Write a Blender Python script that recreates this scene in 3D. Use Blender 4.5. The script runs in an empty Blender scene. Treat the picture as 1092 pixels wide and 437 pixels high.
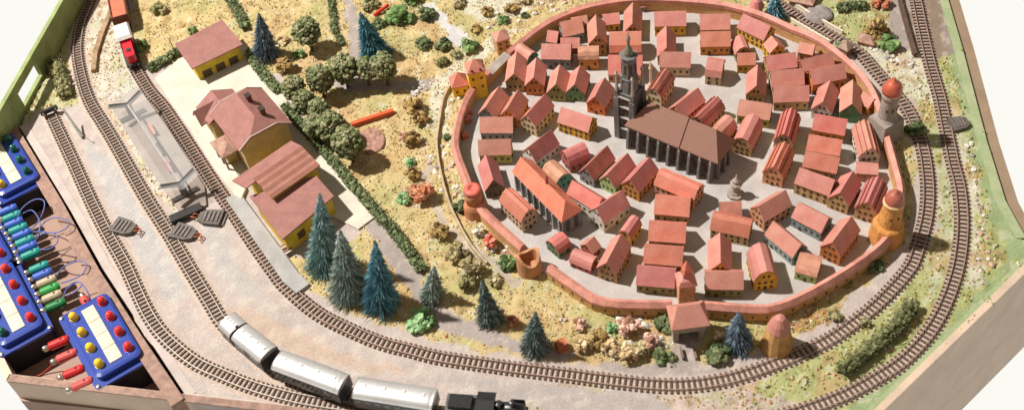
import bpy, math, random
import numpy as np
from mathutils import Vector, Matrix, noise
rnd = random.Random(7)
scene = bpy.context.scene
scene.unit_settings.scale_length = 0.1        # one unit is 10 cm: the layout is a table-top model
COL = scene.collection
pi = math.pi
# ------------------------------------------------------------------ camera (fitted from the track gauge)
f_, ph_, ro_, H = 1221.4, 0.85569, -0.146923, 8.7
fw = Vector((0, math.cos(ph_), -math.sin(ph_)))
r0 = Vector((1, 0, 0)); u0 = r0.cross(fw)
RX = r0*math.cos(ro_) + u0*math.sin(ro_)
UX = -r0*math.sin(ro_) + u0*math.cos(ro_)
CAM = Vector((0, 0, H))
cd = bpy.data.cameras.new('camera'); cam = bpy.data.objects.new('camera', cd); COL.objects.link(cam)
cam.matrix_world = Matrix(((RX.x, UX.x, -fw.x, 0), (RX.y, UX.y, -fw.y, 0), (RX.z, UX.z, -fw.z, H), (0, 0, 0, 1)))
cd.sensor_width = 36; cd.lens = f_/1092*36; cd.clip_start = 0.1; cd.clip_end = 400
cd.dof.use_dof = True; cd.dof.focus_distance = 12.1; cd.dof.aperture_fstop = 0.6
scene.camera = cam

def W(x, y, z=0.0):
    d = RX*(x-546) - UX*(y-218.5) + fw*f_
    t = (z-H)/d.z
    return CAM + d*t
def Wt(pts, z=0.0): return [W(x, y, z) for x, y in pts]
def PX(p):
    d = Vector(p)-CAM; w = d.dot(fw)
    return (546+f_*d.dot(RX)/w, 218.5-f_*d.dot(UX)/w)
def inpoly(x, y, P):
    c = False; n = len(P); j = n-1
    for i in range(n):
        xi, yi = P[i][0], P[i][1]; xj, yj = P[j][0], P[j][1]
        if (yi > y) != (yj > y) and x < (xj-xi)*(y-yi)/(yj-yi)+xi: c = not c
        j = i
    return c

# ------------------------------------------------------------------ materials
MATS = {}
def mat(name, c, rough=0.7, var=0.25, scale=14, fine=90, bump=0.25, spec=0.3, metal=0.0, alpha=None, trans=0, objvar=0.0, bdist=0.01, c2=None, coat=0):
    if name in MATS: return MATS[name]
    m = bpy.data.materials.new(name); m.use_nodes = True; nt = m.node_tree; N = nt.nodes; L = nt.links
    b = N['Principled BSDF']; b.inputs['Roughness'].default_value = rough
    b.inputs['Specular IOR Level'].default_value = spec; b.inputs['Metallic'].default_value = metal
    b.inputs['Coat Weight'].default_value = coat
    if trans: b.inputs['Transmission Weight'].default_value = trans
    tc = N.new('ShaderNodeTexCoord')
    n1 = N.new('ShaderNodeTexNoise'); n1.inputs['Scale'].default_value = scale; n1.inputs['Detail'].default_value = 4
    n2 = N.new('ShaderNodeTexNoise'); n2.inputs['Scale'].default_value = fine; n2.inputs['Detail'].default_value = 3
    L.new(tc.outputs['Object'], n1.inputs['Vector']); L.new(tc.outputs['Object'], n2.inputs['Vector'])
    r = N.new('ShaderNodeValToRGB')
    cc = c2 if c2 else [min(1, v*(1+var)) for v in c]
    r.color_ramp.elements[0].position = 0.3; r.color_ramp.elements[1].position = 0.7
    r.color_ramp.elements[0].color = (*[v*(1-var) for v in c], 1) if not c2 else (*c, 1)
    r.color_ramp.elements[1].color = (*cc, 1)
    L.new(n1.outputs['Fac'], r.inputs['Fac'])
    mr = N.new('ShaderNodeMapRange'); mr.inputs['From Min'].default_value = 0.3; mr.inputs['From Max'].default_value = 0.7
    mr.inputs['To Min'].default_value = 1-var*0.7; mr.inputs['To Max'].default_value = 1+var*0.5
    L.new(n2.outputs['Fac'], mr.inputs['Value'])
    mu = N.new('ShaderNodeVectorMath'); mu.operation = 'SCALE'
    L.new(r.outputs['Color'], mu.inputs[0]); L.new(mr.outputs['Result'], mu.inputs['Scale'])
    out = mu.outputs[0]
    if objvar:
        oi = N.new('ShaderNodeObjectInfo')
        hs = N.new('ShaderNodeHueSaturation')
        m1 = N.new('ShaderNodeMapRange'); m1.inputs['To Min'].default_value = 0.5-0.03*objvar; m1.inputs['To Max'].default_value = 0.5+0.03*objvar
        m2 = N.new('ShaderNodeMapRange'); m2.inputs['To Min'].default_value = 1-0.3*objvar; m2.inputs['To Max'].default_value = 1+0.22*objvar
        fr = N.new('ShaderNodeMath'); fr.operation = 'MULTIPLY'; fr.inputs[1].default_value = 7.31
        fr2 = N.new('ShaderNodeMath'); fr2.operation = 'FRACT'
        L.new(oi.outputs['Random'], m1.inputs['Value']); L.new(oi.outputs['Random'], fr.inputs[0]); L.new(fr.outputs[0], fr2.inputs[0])
        L.new(fr2.outputs[0], m2.inputs['Value'])
        L.new(m1.outputs['Result'], hs.inputs['Hue']); L.new(m2.outputs['Result'], hs.inputs['Value'])
        L.new(out, hs.inputs['Color']); out = hs.outputs['Color']
    L.new(out, b.inputs['Base Color'])
    if bump:
        bp = N.new('ShaderNodeBump'); bp.inputs['Strength'].default_value = bump; bp.inputs['Distance'].default_value = bdist
        L.new(n2.outputs['Fac'], bp.inputs['Height']); L.new(bp.outputs['Normal'], b.inputs['Normal'])
    MATS[name] = m
    return m

# ------------------------------------------------------------------ mesh builder and object helpers
class MB:
    def __init__(s): s.v = []; s.f = []; s.mi = []; s.sm = False
    def add(s, vs, fs, mi=0):
        o = len(s.v); s.v += [tuple(p) for p in vs]; s.f += [tuple(i+o for i in q) for q in fs]; s.mi += [mi]*len(fs)
    def box(s, cx, cy, cz, sx, sy, sz, rz=0, mi=0, taper=1.0):
        c, n = math.cos(rz), math.sin(rz); vs = []
        for dz in (-1, 1):
            t = 1 if dz < 0 else taper
            for dx, dy in ((-1, -1), (1, -1), (1, 1), (-1, 1)):
                x, y = dx*sx/2*t, dy*sy/2*t
                vs.append((cx+x*c-y*n, cy+x*n+y*c, cz+dz*sz/2))
        s.add(vs, [(0, 3, 2, 1), (4, 5, 6, 7), (0, 1, 5, 4), (1, 2, 6, 5), (2, 3, 7, 6), (3, 0, 4, 7)], mi)
    def prism(s, poly, z0, z1, mi=0, top=True, bot=True):
        n = len(poly); vs = [(p[0], p[1], z0) for p in poly]+[(p[0], p[1], z1) for p in poly]
        a = sum(poly[i][0]*poly[(i+1) % n][1]-poly[(i+1) % n][0]*poly[i][1] for i in range(n))
        fs = [(i, (i+1) % n, n+(i+1) % n, n+i) for i in range(n)]
        if top: fs.append(tuple(range(n, 2*n)))
        if bot: fs.append(tuple(range(n-1, -1, -1)))
        if a < 0: fs = [q[::-1] for q in fs]
        s.add(vs, fs, mi)
    def lathe(s, prof, c=(0, 0, 0), seg=16, mi=0, rot=0):
        vs = []; fs = []; n = len(prof)
        for r, z in prof:
            for k in range(seg):
                a = 2*pi*k/seg+rot; vs.append((c[0]+r*math.cos(a), c[1]+r*math.sin(a), c[2]+z))
        for i in range(n-1):
            for k in range(seg):
                k2 = (k+1) % seg; fs.append((i*seg+k, i*seg+k2, (i+1)*seg+k2, (i+1)*seg+k))
        fs.append(tuple(range(seg-1, -1, -1))); fs.append(tuple((n-1)*seg+k for k in range(seg)))
        s.add(vs, fs, mi)
    def tube(s, pts, r, seg=6, mi=0, rad=None):
        pts = [Vector(p) for p in pts]; vs = []; fs = []
        for i, p in enumerate(pts):
            t = (pts[min(i+1, len(pts)-1)]-pts[max(i-1, 0)]).normalized()
            a = t.cross(Vector((0, 0, 1)))
            if a.length < 1e-3: a = Vector((1, 0, 0))
            a.normalize(); b = t.cross(a)
            rr = rad[i] if rad else r
            for k in range(seg):
                an = 2*pi*k/seg; vs.append(p+a*math.cos(an)*rr+b*math.sin(an)*rr)
        for i in range(len(pts)-1):
            for k in range(seg):
                k2 = (k+1) % seg; fs.append((i*seg+k, i*seg+k2, (i+1)*seg+k2, (i+1)*seg+k))
        fs.append(tuple(range(seg-1, -1, -1))); fs.append(tuple((len(pts)-1)*seg+k for k in range(seg)))
        s.add(vs, fs, mi)
    def blob(s, c, r, seg=1, mi=0, jit=0.25, sz=1.0, rr=None):
        rr = rr or rnd
        V, F = ICO[seg]; c = Vector(c)
        s.add([c+Vector((v[0]*r, v[1]*r, v[2]*r*sz))*(1+rr.uniform(-jit, jit)) for v in V], F, mi)
    def build(s, name, mats, parent=None, smooth=False, loc=None, rz=0):
        me = bpy.data.meshes.new(name); me.from_pydata([tuple(v) for v in s.v], [], s.f)
        if not isinstance(mats, (list, tuple)): mats = [mats]
        for m in mats: me.materials.append(m)
        if len(mats) > 1: me.polygons.foreach_set('material_index', s.mi)
        if smooth: me.polygons.foreach_set('use_smooth', [True]*len(me.polygons))
        me.update()
        o = bpy.data.objects.new(name, me); COL.objects.link(o)
        if parent: o.parent = parent
        if loc is not None: o.location = loc
        o.rotation_euler.z = rz
        return o
def ico(sub):
    t = (1+5**.5)/2
    V = [Vector(v).normalized() for v in ((-1, t, 0), (1, t, 0), (-1, -t, 0), (1, -t, 0), (0, -1, t), (0, 1, t), (0, -1, -t), (0, 1, -t), (t, 0, -1), (t, 0, 1), (-t, 0, -1), (-t, 0, 1))]
    F = [(0, 11, 5), (0, 5, 1), (0, 1, 7), (0, 7, 10), (0, 10, 11), (1, 5, 9), (5, 11, 4), (11, 10, 2), (10, 7, 6), (7, 1, 8), (3, 9, 4), (3, 4, 2), (3, 2, 6), (3, 6, 8), (3, 8, 9), (4, 9, 5), (2, 4, 11), (6, 2, 10), (8, 6, 7), (9, 8, 1)]
    for _ in range(sub):
        G = []; mp = {}
        def mid(a, b):
            k = (min(a, b), max(a, b))
            if k not in mp: V.append(((V[a]+V[b])/2).normalized()); mp[k] = len(V)-1
            return mp[k]
        for a, b, c in F:
            ab, bc, ca = mid(a, b), mid(b, c), mid(c, a); G += [(a, ab, ca), (b, bc, ab), (c, ca, bc), (ab, bc, ca)]
        F = G
    return V, F
ICO = {0: ico(0), 1: ico(1), 2: ico(2)}
def empty(name, label, cat, loc=(0, 0, 0), rz=0, group=None):
    o = bpy.data.objects.new(name, None); COL.objects.link(o); o.location = loc; o.rotation_euler.z = rz
    o.empty_display_size = 0.05
    tag(o, label, cat, group); return o
def tag(o, label=None, cat=None, group=None, kind=None):
    if label: o['label'] = label
    if cat: o['category'] = cat
    if group: o['group'] = group
    if kind: o['kind'] = kind
    return o
def copy_tree(o, parent=None):
    c = o.copy(); COL.objects.link(c); c.parent = parent
    for ch in list(o.children): copy_tree(ch, c)
    return c
def resample(P, step):
    P = [Vector(p) for p in P]
    # Catmull-Rom then even steps
    Q = []
    for i in range(len(P)-1):
        a, b, c, d = P[max(i-1, 0)], P[i], P[i+1], P[min(i+2, len(P)-1)]
        for k in range(12):
            t = k/12
            Q.append(0.5*((2*b)+(c-a)*t+(2*a-5*b+4*c-d)*t*t+(3*b-a-3*c+d)*t**3))
    Q.append(P[-1])
    for _ in range(6):
        Q = [Q[0]]+[(Q[i-1]+Q[i]*2+Q[i+1])/4 for i in range(1, len(Q)-1)]+[Q[-1]]
    out = [Q[0]]; acc = 0
    for i in range(1, len(Q)):
        a, b = Q[i-1], Q[i]; L = (b-a).length
        if L < 1e-9: continue
        t = step-acc
        while t <= L: out.append(a+(b-a)*(t/L)); t += step
        acc = L-(t-step)
    return out
# ------------------------------------------------------------------ world and lamp
w = bpy.data.worlds.new('World'); scene.world = w; w.use_nodes = True
nt = w.node_tree; bg = nt.nodes['Background']
tc = nt.nodes.new('ShaderNodeTexCoord'); sp = nt.nodes.new('ShaderNodeSeparateXYZ'); rp = nt.nodes.new('ShaderNodeValToRGB')
mp = nt.nodes.new('ShaderNodeMapRange'); mp.inputs['From Min'].default_value = -1; mp.inputs['From Max'].default_value = 1
nt.links.new(tc.outputs['Generated'], sp.inputs[0]); nt.links.new(sp.outputs['Z'], mp.inputs['Value'])
nt.links.new(mp.outputs['Result'], rp.inputs['Fac']); nt.links.new(rp.outputs['Color'], bg.inputs['Color'])
rp.color_ramp.elements[0].position = 0.40; rp.color_ramp.elements[0].color = (0.97, 0.955, 0.90, 1)
rp.color_ramp.elements[1].position = 0.52; rp.color_ramp.elements[1].color = (0.27, 0.24, 0.205, 1)
bg.inputs['Strength'].default_value = 1.0
az, el, D = math.radians(160), math.radians(55), 42
ld = bpy.data.lights.new('exhibition_lamp', 'POINT'); lo = bpy.data.objects.new('exhibition_lamp', ld); COL.objects.link(lo)
lo.location = Vector((0.3, 8, 0))+Vector((math.cos(el)*math.cos(az), math.cos(el)*math.sin(az), math.sin(el)))*D
ld.energy = 1.3e5; ld.color = (1.0, 0.96, 0.905); ld.shadow_soft_size = 0.7
scene.view_settings.view_transform = 'Standard'; scene.view_settings.look = 'None'
scene.view_settings.exposure = 0; scene.view_settings.gamma = 1

# ------------------------------------------------------------------ path data in photo pixels
MAIN = [(112, -60), (122, -25), (130, 5), (134, 35), (140, 62), (147, 77), (160, 97.5), (173, 112), (194, 143), (225, 191), (249, 226), (266, 252), (293, 290), (305, 305), (337, 332), (372, 350), (406, 364), (437, 372), (469, 380), (537, 390), (606, 398.5), (652, 404.5), (718, 410), (774, 403.5), (826, 387), (871, 368), (903, 349), (938, 321), (969, 287), (978, 268), (988, 233), (990.5, 200), (986, 162), (977, 134), (965, 111), (931, 71), (914, 53), (880, 33), (854, 18), (839, 8), (812, -9), (780, -28)]
OUTER = [(966, -60), (973, -25), (978, 0), (984, 30), (993, 69), (1003, 103), (1010, 137), (1017, 172), (1024, 200), (1027, 233), (1025, 265), (1019, 294), (1006, 328), (989, 356), (965, 382), (938, 400), (903, 419), (872, 431), (840, 441), (790, 450), (700, 462)]
BR = [(107, -60), (103, -25), (95, 2), (86, 24), (82, 51), (86, 79), (95, 107), (109, 130), (120, 148), (137, 178), (154.6, 208.7), (168, 230), (182, 252), (199, 281), (224, 322), (238, 344)]
BRT = [(262, 357), (290, 378), (325, 394), (370, 408), (415, 417), (470, 424), (520, 428), (580, 431), (700, 432)]     # under the train: measured on its roofs
SID = [(54, 121), (66, 147), (81, 179), (96, 212), (113, 246), (133, 281), (146, 310), (160, 338), (178, 361), (206, 384), (236, 398), (269, 411), (313, 423), (354, 430), (420, 438), (520, 448)]
mainW = resample([Vector((*W(x, y, .03).xy, 0)) for x, y in MAIN], .0503)
outerW = resample([Vector((*W(x, y, .03).xy, 0)) for x, y in OUTER], .0503)
bW = resample([Vector((*W(x, y, .03).xy, 0)) for x, y in BR]+[Vector((*W(x, y, .30).xy, 0)) for x, y in BRT], .0503)
sidW = resample([Vector((*W(x, y, .03).xy, 0)) for x, y in SID], .0503)
WALLPX = [(557, 262), (510, 218), (497, 190), (486, 160), (485, 142), (493, 112), (504, 92), (519, 76), (538, 57), (556, 42), (577, 26), (598, 15), (626, 5), (665, -2), (703, -3), (760, 1), (790, 7), (816, 15), (845, 28), (870, 38), (892, 53), (916, 74), (934, 100), (946, 140), (957, 180), (962, 205), (955, 238), (938, 262), (897, 291), (858, 313), (829, 325), (808, 327), (775, 325), (733, 322), (690, 322), (641, 319), (612, 302), (585, 283)]
WZ = .19
WALL = [W(x, y, WZ) for x, y in WALLPX]
TOWN = [Vector((p.x, p.y, 0)) for p in WALL]
# ------------------------------------------------------------------ ground sheet with painted scenery colours
EDGE_R = [(1005, -60), (1011, 0), (1026, 51), (1052, 150), (1072, 214), (1092, 250), (1122, 260)]
board_px = [(22, 130), (93, 0), (126, -60)]+EDGE_R+[(873, 506), (203, 429.4), (200, 424), (110, 287), (76, 226), (21, 135)]
BOARD = Wt(board_px)
def lin(r, g, b, k=1.42):
    def q(c):
        c /= 255; return (c/12.92 if c <= .04045 else ((c+.055)/1.055)**2.4)/k
    return (q(r), q(g), q(b))
SAND = lin(213, 197, 188); GRASS = lin(220, 197, 142); GRN = lin(170, 180, 112); WHT = lin(228, 222, 196); PAVE = lin(200, 192, 186)
ROAD = lin(190, 176, 168); PALE = lin(226, 214, 196); GRV = lin(164, 142, 124); EDG = lin(172, 188, 138); OLV = lin(150, 140, 90); TANR = lin(212, 168, 120); BALL = lin(228, 204, 186)
ZONES = [
 (PALE, 22, [(85, 0), (135, 0), (146, 80), (190, 165), (215, 220), (190, 235), (150, 190), (105, 110), (82, 60)]),
 (lin(210, 205, 160), 14, [(22, 135), (95, -30), (90, 30), (78, 60), (92, 110), (40, 120)]),
 (GRASS, 9, [(135, -70), (142, 30), (150, 70), (180, 66), (300, 80), (345, 160), (398, 235), (335, 300), (320, 300), (345, 318), (420, 350), (520, 376), (640, 388), (720, 395), (850, 360), (920, 305), (972, 255), (980, 180), (960, 125), (900, 60), (840, 0), (800, -70)]),
 (GRASS, 10, [(300, 280), (350, 262), (430, 300), (470, 345), (420, 352), (350, 322)]),
 (lin(192, 194, 134), 16, [(800, -70), (850, 5), (900, 40), (975, 105), (1000, 180), (1000, 240), (975, 290), (930, 335), (870, 372), (800, 400), (740, 412), (780, 425), (850, 437), (873, 520), (1100, 278), (1010, -70)]),
 (lin(216, 196, 182), 12, [(600, 405), (720, 414), (790, 405), (850, 385), (800, 415), (860, 432), (870, 520), (500, 470)]),
 (WHT, 9, [(905, 352), (860, 376), (815, 398), (812, 394), (860, 370), (930, 330), (962, 300), (960, 312)]),
 (GRN, 14, [(1030, 120), (1054, 200), (1072, 270), (1020, 340), (960, 400), (900, 437), (950, 437), (1094, 285), (1050, 150), (1020, 60), (1008, 70)]),
 (EDG, 4, [(1010, -60), (1014, 0), (1028, 60), (1054, 158), (1100, 270), (1080, 282), (1056, 230), (1038, 160), (1018, 80), (1006, 45)]),
 (EDG, 5, [(1094, 270), (1070, 282), (990, 370), (900, 440), (940, 445)]),
 (GRV, 5, [(935, -70), (1012, -70), (1022, 52), (1000, 66), (962, 62)]),
 (lin(186, 172, 164), 3, [(925, -70), (955, -70), (978, 60), (968, 70), (948, 30)]),
 (lin(176, 160, 150), 3, [(1000, -70), (1012, -70), (1024, 56), (1006, 60)]),
 (lin(206, 200, 196), 0, [(85, 150), (118, 168), (150, 215), (185, 268), (196, 320), (180, 320), (150, 275), (112, 205)]),
 (lin(206, 198, 192), 0, [(212, 232), (240, 250), (262, 290), (285, 315), (262, 318), (225, 285)]),
 (lin(200, 188, 182), 0, [(440, 398), (520, 404), (600, 412), (700, 420), (720, 440), (600, 440), (520, 420)]),
 (lin(218, 194, 176), 0, [(225, 320), (300, 345), (360, 375), (430, 392), (430, 402), (330, 385), (255, 350)]),
 (ROAD, 4, [(362, -20), (378, -20), (383, 30), (385, 60), (402, 88), (440, 86), (485, 78), (492, 88), (480, 97), (430, 96), (375, 100), (352, 92), (345, 75), (374, 66), (372, 35)]),
 (lin(226, 222, 220), 5, [(447, 5), (464, 4), (486, 28), (506, 46), (492, 52), (474, 36)]),
 (WHT, 12, [(478, 0), (512, 25), (540, 22), (585, 2), (620, -20), (480, -30)]),
 (WHT, 8, [(455, 92), (490, 62), (530, 38), (560, 28), (500, 75), (480, 105), (480, 140), (462, 150)]),
 (WHT, 12, [(880, 40), (1000, 60), (1010, 110), (960, 105), (925, 60)]),
 (lin(205, 206, 168), 14, [(996, 110), (1012, 150), (1020, 210), (1010, 290), (985, 330), (1000, 240), (1004, 200)]),
 (WHT, 12, [(1000, 90), (1024, 130), (1040, 190), (1050, 300), (1030, 310), (1036, 230), (1018, 150)]),
 (lin(205, 190, 172), 6, [(455, 150), (462, 205), (480, 240), (560, 300), (548, 304), (500, 268), (468, 235), (452, 190)]),
 (ROAD, 4, [(396, 232), (408, 236), (440, 280), (462, 316), (500, 342), (560, 364), (620, 380), (610, 384), (540, 374), (470, 352), (440, 322), (410, 275), (392, 246)]),
 (ROAD, 4, [(640, 386), (714, 388), (718, 345), (748, 345), (746, 394), (770, 398), (760, 402), (700, 402), (640, 396)]),
 (lin(196, 148, 120), 10, [(520, 228), (548, 262), (545, 285), (522, 268)]),
 (lin(200, 140, 115), 10, [(430, 200), (448, 195), (452, 218), (436, 222)]),
 (lin(196, 150, 100), 10, [(840, 358), (880, 345), (905, 320), (860, 335), (835, 350)]),
]
ZW = [(c, s, [(p.x, p.y) for p in Wt(P)], *[f(p[i] for p in Wt(P)) for i in (0, 1) for f in (min, max)]) for c, s, P in ZONES]
trk = np.array([(p.x, p.y) for p in mainW+outerW+bW+sidW])
STEP = .03
x0, x1, y0, y1 = -6.6, 6.8, 3.9, 14.6
nx, ny = int((x1-x0)/STEP), int((y1-y0)/STEP)
bp = [(p.x, p.y) for p in BOARD]; tp = [(p.x, p.y) for p in TOWN]
def n2(x, y, s, o=0): return noise.noise(Vector((x*s, y*s, o)))
# coarse track distance
def tdist(X, Y):
    d = np.full(X.shape, 9.0)
    for k in range(0, len(trk), 2): d = np.minimum(d, np.hypot(X-trk[k, 0], Y-trk[k, 1]))
    return d
XX, YY = np.meshgrid(x0+np.arange(nx+1)*STEP, y0+np.arange(ny+1)*STEP)
TD = tdist(XX, YY)
verts = []; cols = []; idx = -np.ones((ny+1, nx+1), int); GC = {}
for j in range(ny+1):
    for i in range(nx+1):
        x, y = XX[j, i], YY[j, i]
        if not inpoly(x, y, bp): continue
        jx = x+.07*n2(x, y, 5, 3)+.03*n2(x, y, 17, 4); jy = y+.07*n2(x, y, 5, 13)+.03*n2(x, y, 17, 14)
        c = SAND; kind = 0; s_ = 0
        for q in ZW:
            if q[3] < jx < q[4] and q[5] < jy < q[6] and inpoly(jx, jy, q[2]): c = q[0]; s_ = q[1]
        t = TD[j, i]
        town = inpoly(x, y, tp)
        if town: c = PAVE; s_ = 0
        rough = min(1, s_/9)
        h = (n2(x, y, 7, 1)*.02+n2(x, y, 22, 2)*.014)*rough
        if t < .085: h *= 0; c = tuple(a*.5+b*.5 for a, b in zip(c, BALL))
        elif t < .17: h *= (t-.085)/.085
        if town: h = -.012
        # patchy real ground colours
        a = n2(x, y, 2.2, 30); b = n2(x, y, 9, 31); e = n2(x, y, 26, 32)
        c = list(c)
        if rough > .8 and t > .085:
            if a+.5*b > .26: c = [p*.6+q*.4 for p, q in zip(c, GRN)]
            elif a+.5*b < -.3: c = [p*.5+q*.5 for p, q in zip(c, TANR)]
            if b+.6*e > .42: c = [p*.5+q*.5 for p, q in zip(c, WHT)]
            if b+.6*e < -.45: c = [p*.5+q*.5 for p, q in zip(c, OLV)]
            GC[(j, i)] = 1
        else:
            if b+.4*e > .35: c = [p*.6+q*.4 for p, q in zip(c, PALE)]
            if a < -.3: c = [p*.92 for p in c]
        k = 1+.10*b+.10*e
        cols.append((*[min(1, v*k) for v in c], 1)); idx[j, i] = len(verts); verts.append((x, y, h))
faces = []
for j in range(ny):
    for i in range(nx):
        q = (idx[j, i], idx[j, i+1], idx[j+1, i+1], idx[j+1, i])
        if min(q) >= 0: faces.append(q)
me = bpy.data.meshes.new('ground'); me.from_pydata(verts, [], faces); ca = me.color_attributes.new('paint', 'FLOAT_COLOR', 'POINT')
ca.data.foreach_set('color', np.array(cols, dtype=np.float32).ravel()); me.polygons.foreach_set('use_smooth', [True]*len(faces))
gm = bpy.data.materials.new('scenery_ground'); gm.use_nodes = True; N = gm.node_tree.nodes; L = gm.node_tree.links; b = N['Principled BSDF']
b.inputs['Roughness'].default_value = .9; b.inputs['Specular IOR Level'].default_value = .15
at = N.new('ShaderNodeAttribute'); at.attribute_name = 'paint'
tcn = N.new('ShaderNodeTexCoord')
na = N.new('ShaderNodeTexNoise'); na.inputs['Scale'].default_value = 55; na.inputs['Detail'].default_value = 6; na.inputs['Roughness'].default_value = .7
nb = N.new('ShaderNodeTexNoise'); nb.inputs['Scale'].default_value = 5; nb.inputs['Detail'].default_value = 5
for q in (na, nb): L.new(tcn.outputs['Object'], q.inputs['Vector'])
m1 = N.new('ShaderNodeMapRange'); m1.inputs['From Min'].default_value = .3; m1.inputs['From Max'].default_value = .7; m1.inputs['To Min'].default_value = .72; m1.inputs['To Max'].default_value = 1.22
m2 = N.new('ShaderNodeMapRange'); m2.inputs['From Min'].default_value = .35; m2.inputs['From Max'].default_value = .65; m2.inputs['To Min'].default_value = .94; m2.inputs['To Max'].default_value = 1.04
L.new(na.outputs['Fac'], m1.inputs['Value']); L.new(nb.outputs['Fac'], m2.inputs['Value'])
mm = N.new('ShaderNodeMath'); mm.operation = 'MULTIPLY'; L.new(m1.outputs[0], mm.inputs[0]); L.new(m2.outputs[0], mm.inputs[1])
sc = N.new('ShaderNodeVectorMath'); sc.operation = 'SCALE'; L.new(at.outputs['Color'], sc.inputs[0]); L.new(mm.outputs[0], sc.inputs['Scale']); L.new(sc.outputs[0], b.inputs['Base Color'])
bu = N.new('ShaderNodeBump'); bu.inputs['Strength'].default_value = .6; bu.inputs['Distance'].default_value = .012; L.new(na.outputs['Fac'], bu.inputs['Height']); L.new(bu.outputs[0], b.inputs['Normal'])
me.materials.append(gm); go = bpy.data.objects.new('ground', me); COL.objects.link(go); tag(go, kind='structure')

# ------------------------------------------------------------------ flock and tufts scattered over the scenery (uncountable)
def tufts(name, mats, weights, pts, s0, s1, label, hgt=1.0):
    m = MB(); rr = random.Random(11)
    for (x, y, z) in pts:
        s = rr.uniform(s0, s1); mi = rr.choices(range(len(mats)), weights)[0]
        a = rr.uniform(0, 6.28); k = 3 if rr.random() < .6 else 4
        vs = [(x+math.cos(a+2*pi*i/k)*s*rr.uniform(.6, 1.2), y+math.sin(a+2*pi*i/k)*s*rr.uniform(.6, 1.2), z-.004) for i in range(k)]
        vs.append((x+rr.uniform(-.5, .5)*s, y+rr.uniform(-.5, .5)*s, z+s*hgt*rr.uniform(.5, 1.3)))
        m.add(vs, [(i, (i+1) % k, k) for i in range(k)], mi)
    o = m.build(name, mats); tag(o, label, 'ground cover', kind='stuff'); return o
fl = [mat('flock_straw', lin(222, 196, 128)), mat('flock_gold', lin(210, 170, 90)), mat('flock_green', lin(160, 172, 96)), mat('flock_dark_green', lin(110, 120, 60)), mat('flock_cream', lin(232, 222, 190)), mat('flock_rust', lin(196, 120, 84)), mat('flock_pink', lin(222, 170, 150))]
keys = list(GC); pts1 = []; pts2 = []
rr = random.Random(5)
for _ in range(44000):
    j, i = keys[rr.randrange(len(keys))]; x = XX[j, i]+rr.uniform(-1, 1)*STEP/2; y = YY[j, i]+rr.uniform(-1, 1)*STEP/2
    if TD[j, i] < .105: continue
    z = verts[idx[j, i]][2]; dens = n2(x, y, 4, 77)
    if rr.random() > .55+dens: continue
    px = PX((x, y, 0))
    (pts2 if (px[0] > 800 and (px[0] > 940+(px[1]-100)*.0 or px[1] > 300 or px[1] < 120)) else pts1).append((x, y, z))
tufts('ground_flock', fl, (44, 14, 5, .3, 28, 2, 5), pts1, .008, .02, 'straw and gold flock scattered over the meadow round the walled town')
tufts('green_flock', fl, (18, 6, 26, 2, 24, 1, 3), pts2, .008, .026, 'pale green and cream flock between the curved tracks and the right board edge')
# ------------------------------------------------------------------ base board, rims and control tray
wood = mat('board_side_wood', (.60, .455, .34), .55, .12, 3, 60, .1)
woodtop = mat('brown_paint', (.30, .17, .12), .5, .15, 5, 70, .15)
traym = mat('tray_brown_paint', (.33, .205, .155), .6, .07, 3, 60, .04)
darkm = mat('dark_brown', (.05, .03, .02), .8)  # plain very dark brown for chimney caps and plug screw holes
grnp = mat('green_painted_board', lin(168, 184, 118), .6, .22, 5, 60, .2)
table = empty('layout_baseboard', 'large wooden model railway baseboard with brown sides and green painted edge', 'baseboard', (0, 0, 0))
outer_px = [(-12, 112), (22, 60), (126, -110), (1005, -110), (1018, -60), (1024, 0), (1038, 51), (1064, 150), (1084, 209), (1110, 236), (1172, 216), (873, 506), (8, 407), (-30, 330), (-60, 220)]
OUT = [(p.x, p.y) for p in Wt(outer_px, -.02)]
m = MB(); m.prism(OUT, -2.1, -.492); m.build('side_panel', wood, table)
# hollow shell: upper walls as strips so that the tray stays open
def strip(poly, wdt, z0, z1, name, mt, parent, side=1, closed=False):
    P = [Vector((p[0], p[1], 0)) for p in poly]; m = MB(); n = len(P); A = []; B = []
    for i, p in enumerate(P):
        a = P[(i-1) % n] if (closed or i > 0) else p; b = P[(i+1) % n] if (closed or i < n-1) else p
        t = (b-a).normalized(); nn = Vector((-t.y, t.x, 0))*side
        A.append(p); B.append(p+nn*wdt)
    for i in range(n if closed else n-1):
        j = (i+1) % n
        vs = [A[i], A[j], B[j], B[i]]
        m.add([(v.x, v.y, z0) for v in vs]+[(v.x, v.y, z1) for v in vs], [(0, 3, 2, 1), (4, 5, 6, 7), (0, 1, 5, 4), (1, 2, 6, 5), (2, 3, 7, 6), (3, 0, 4, 7)])
    return m.build(name, mt, parent)
c1 = [(p.x, p.y) for p in Wt([(1172, 216), (873, 506), (8, 407)], -.02)]
strip(c1, -.07, -.49, .012, 'front_board', wood, table)
c2 = [(p.x, p.y) for p in Wt([(1122, 262), (1092, 252), (1072, 216), (1052, 152), (1026, 52), (1011, 0), (1005, -60)], -.02)]
strip(c2, -.125, -.49, -.03, 'rim_ledge', mat('ledge_brown', (.30, .21, .14), .6, .1, 4, 60, .1), table)
strip(Wt([(873, 506), (8, 407)], .012), -.075, .0125, .028, 'rim_cap', mat('divider_paint', (.31, .19, .145)), table)
c3 = [(p.x, p.y) for p in Wt([(8, 407), (-30, 330), (-60, 220)], -.02)]
strip(c3, -.07, -.49, .012, 'back_board', wood, table)
pl = [(p.x, p.y) for p in Wt([(3, 116), (20, 138), (66, 214), (105, 286), (150, 356), (196, 424)], .05)]
strip(pl, -.13, -.49, .05, 'divider_plank', mat('divider_paint', (.31, .19, .145), .55, .15, 4, 60, .12), table)
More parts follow.
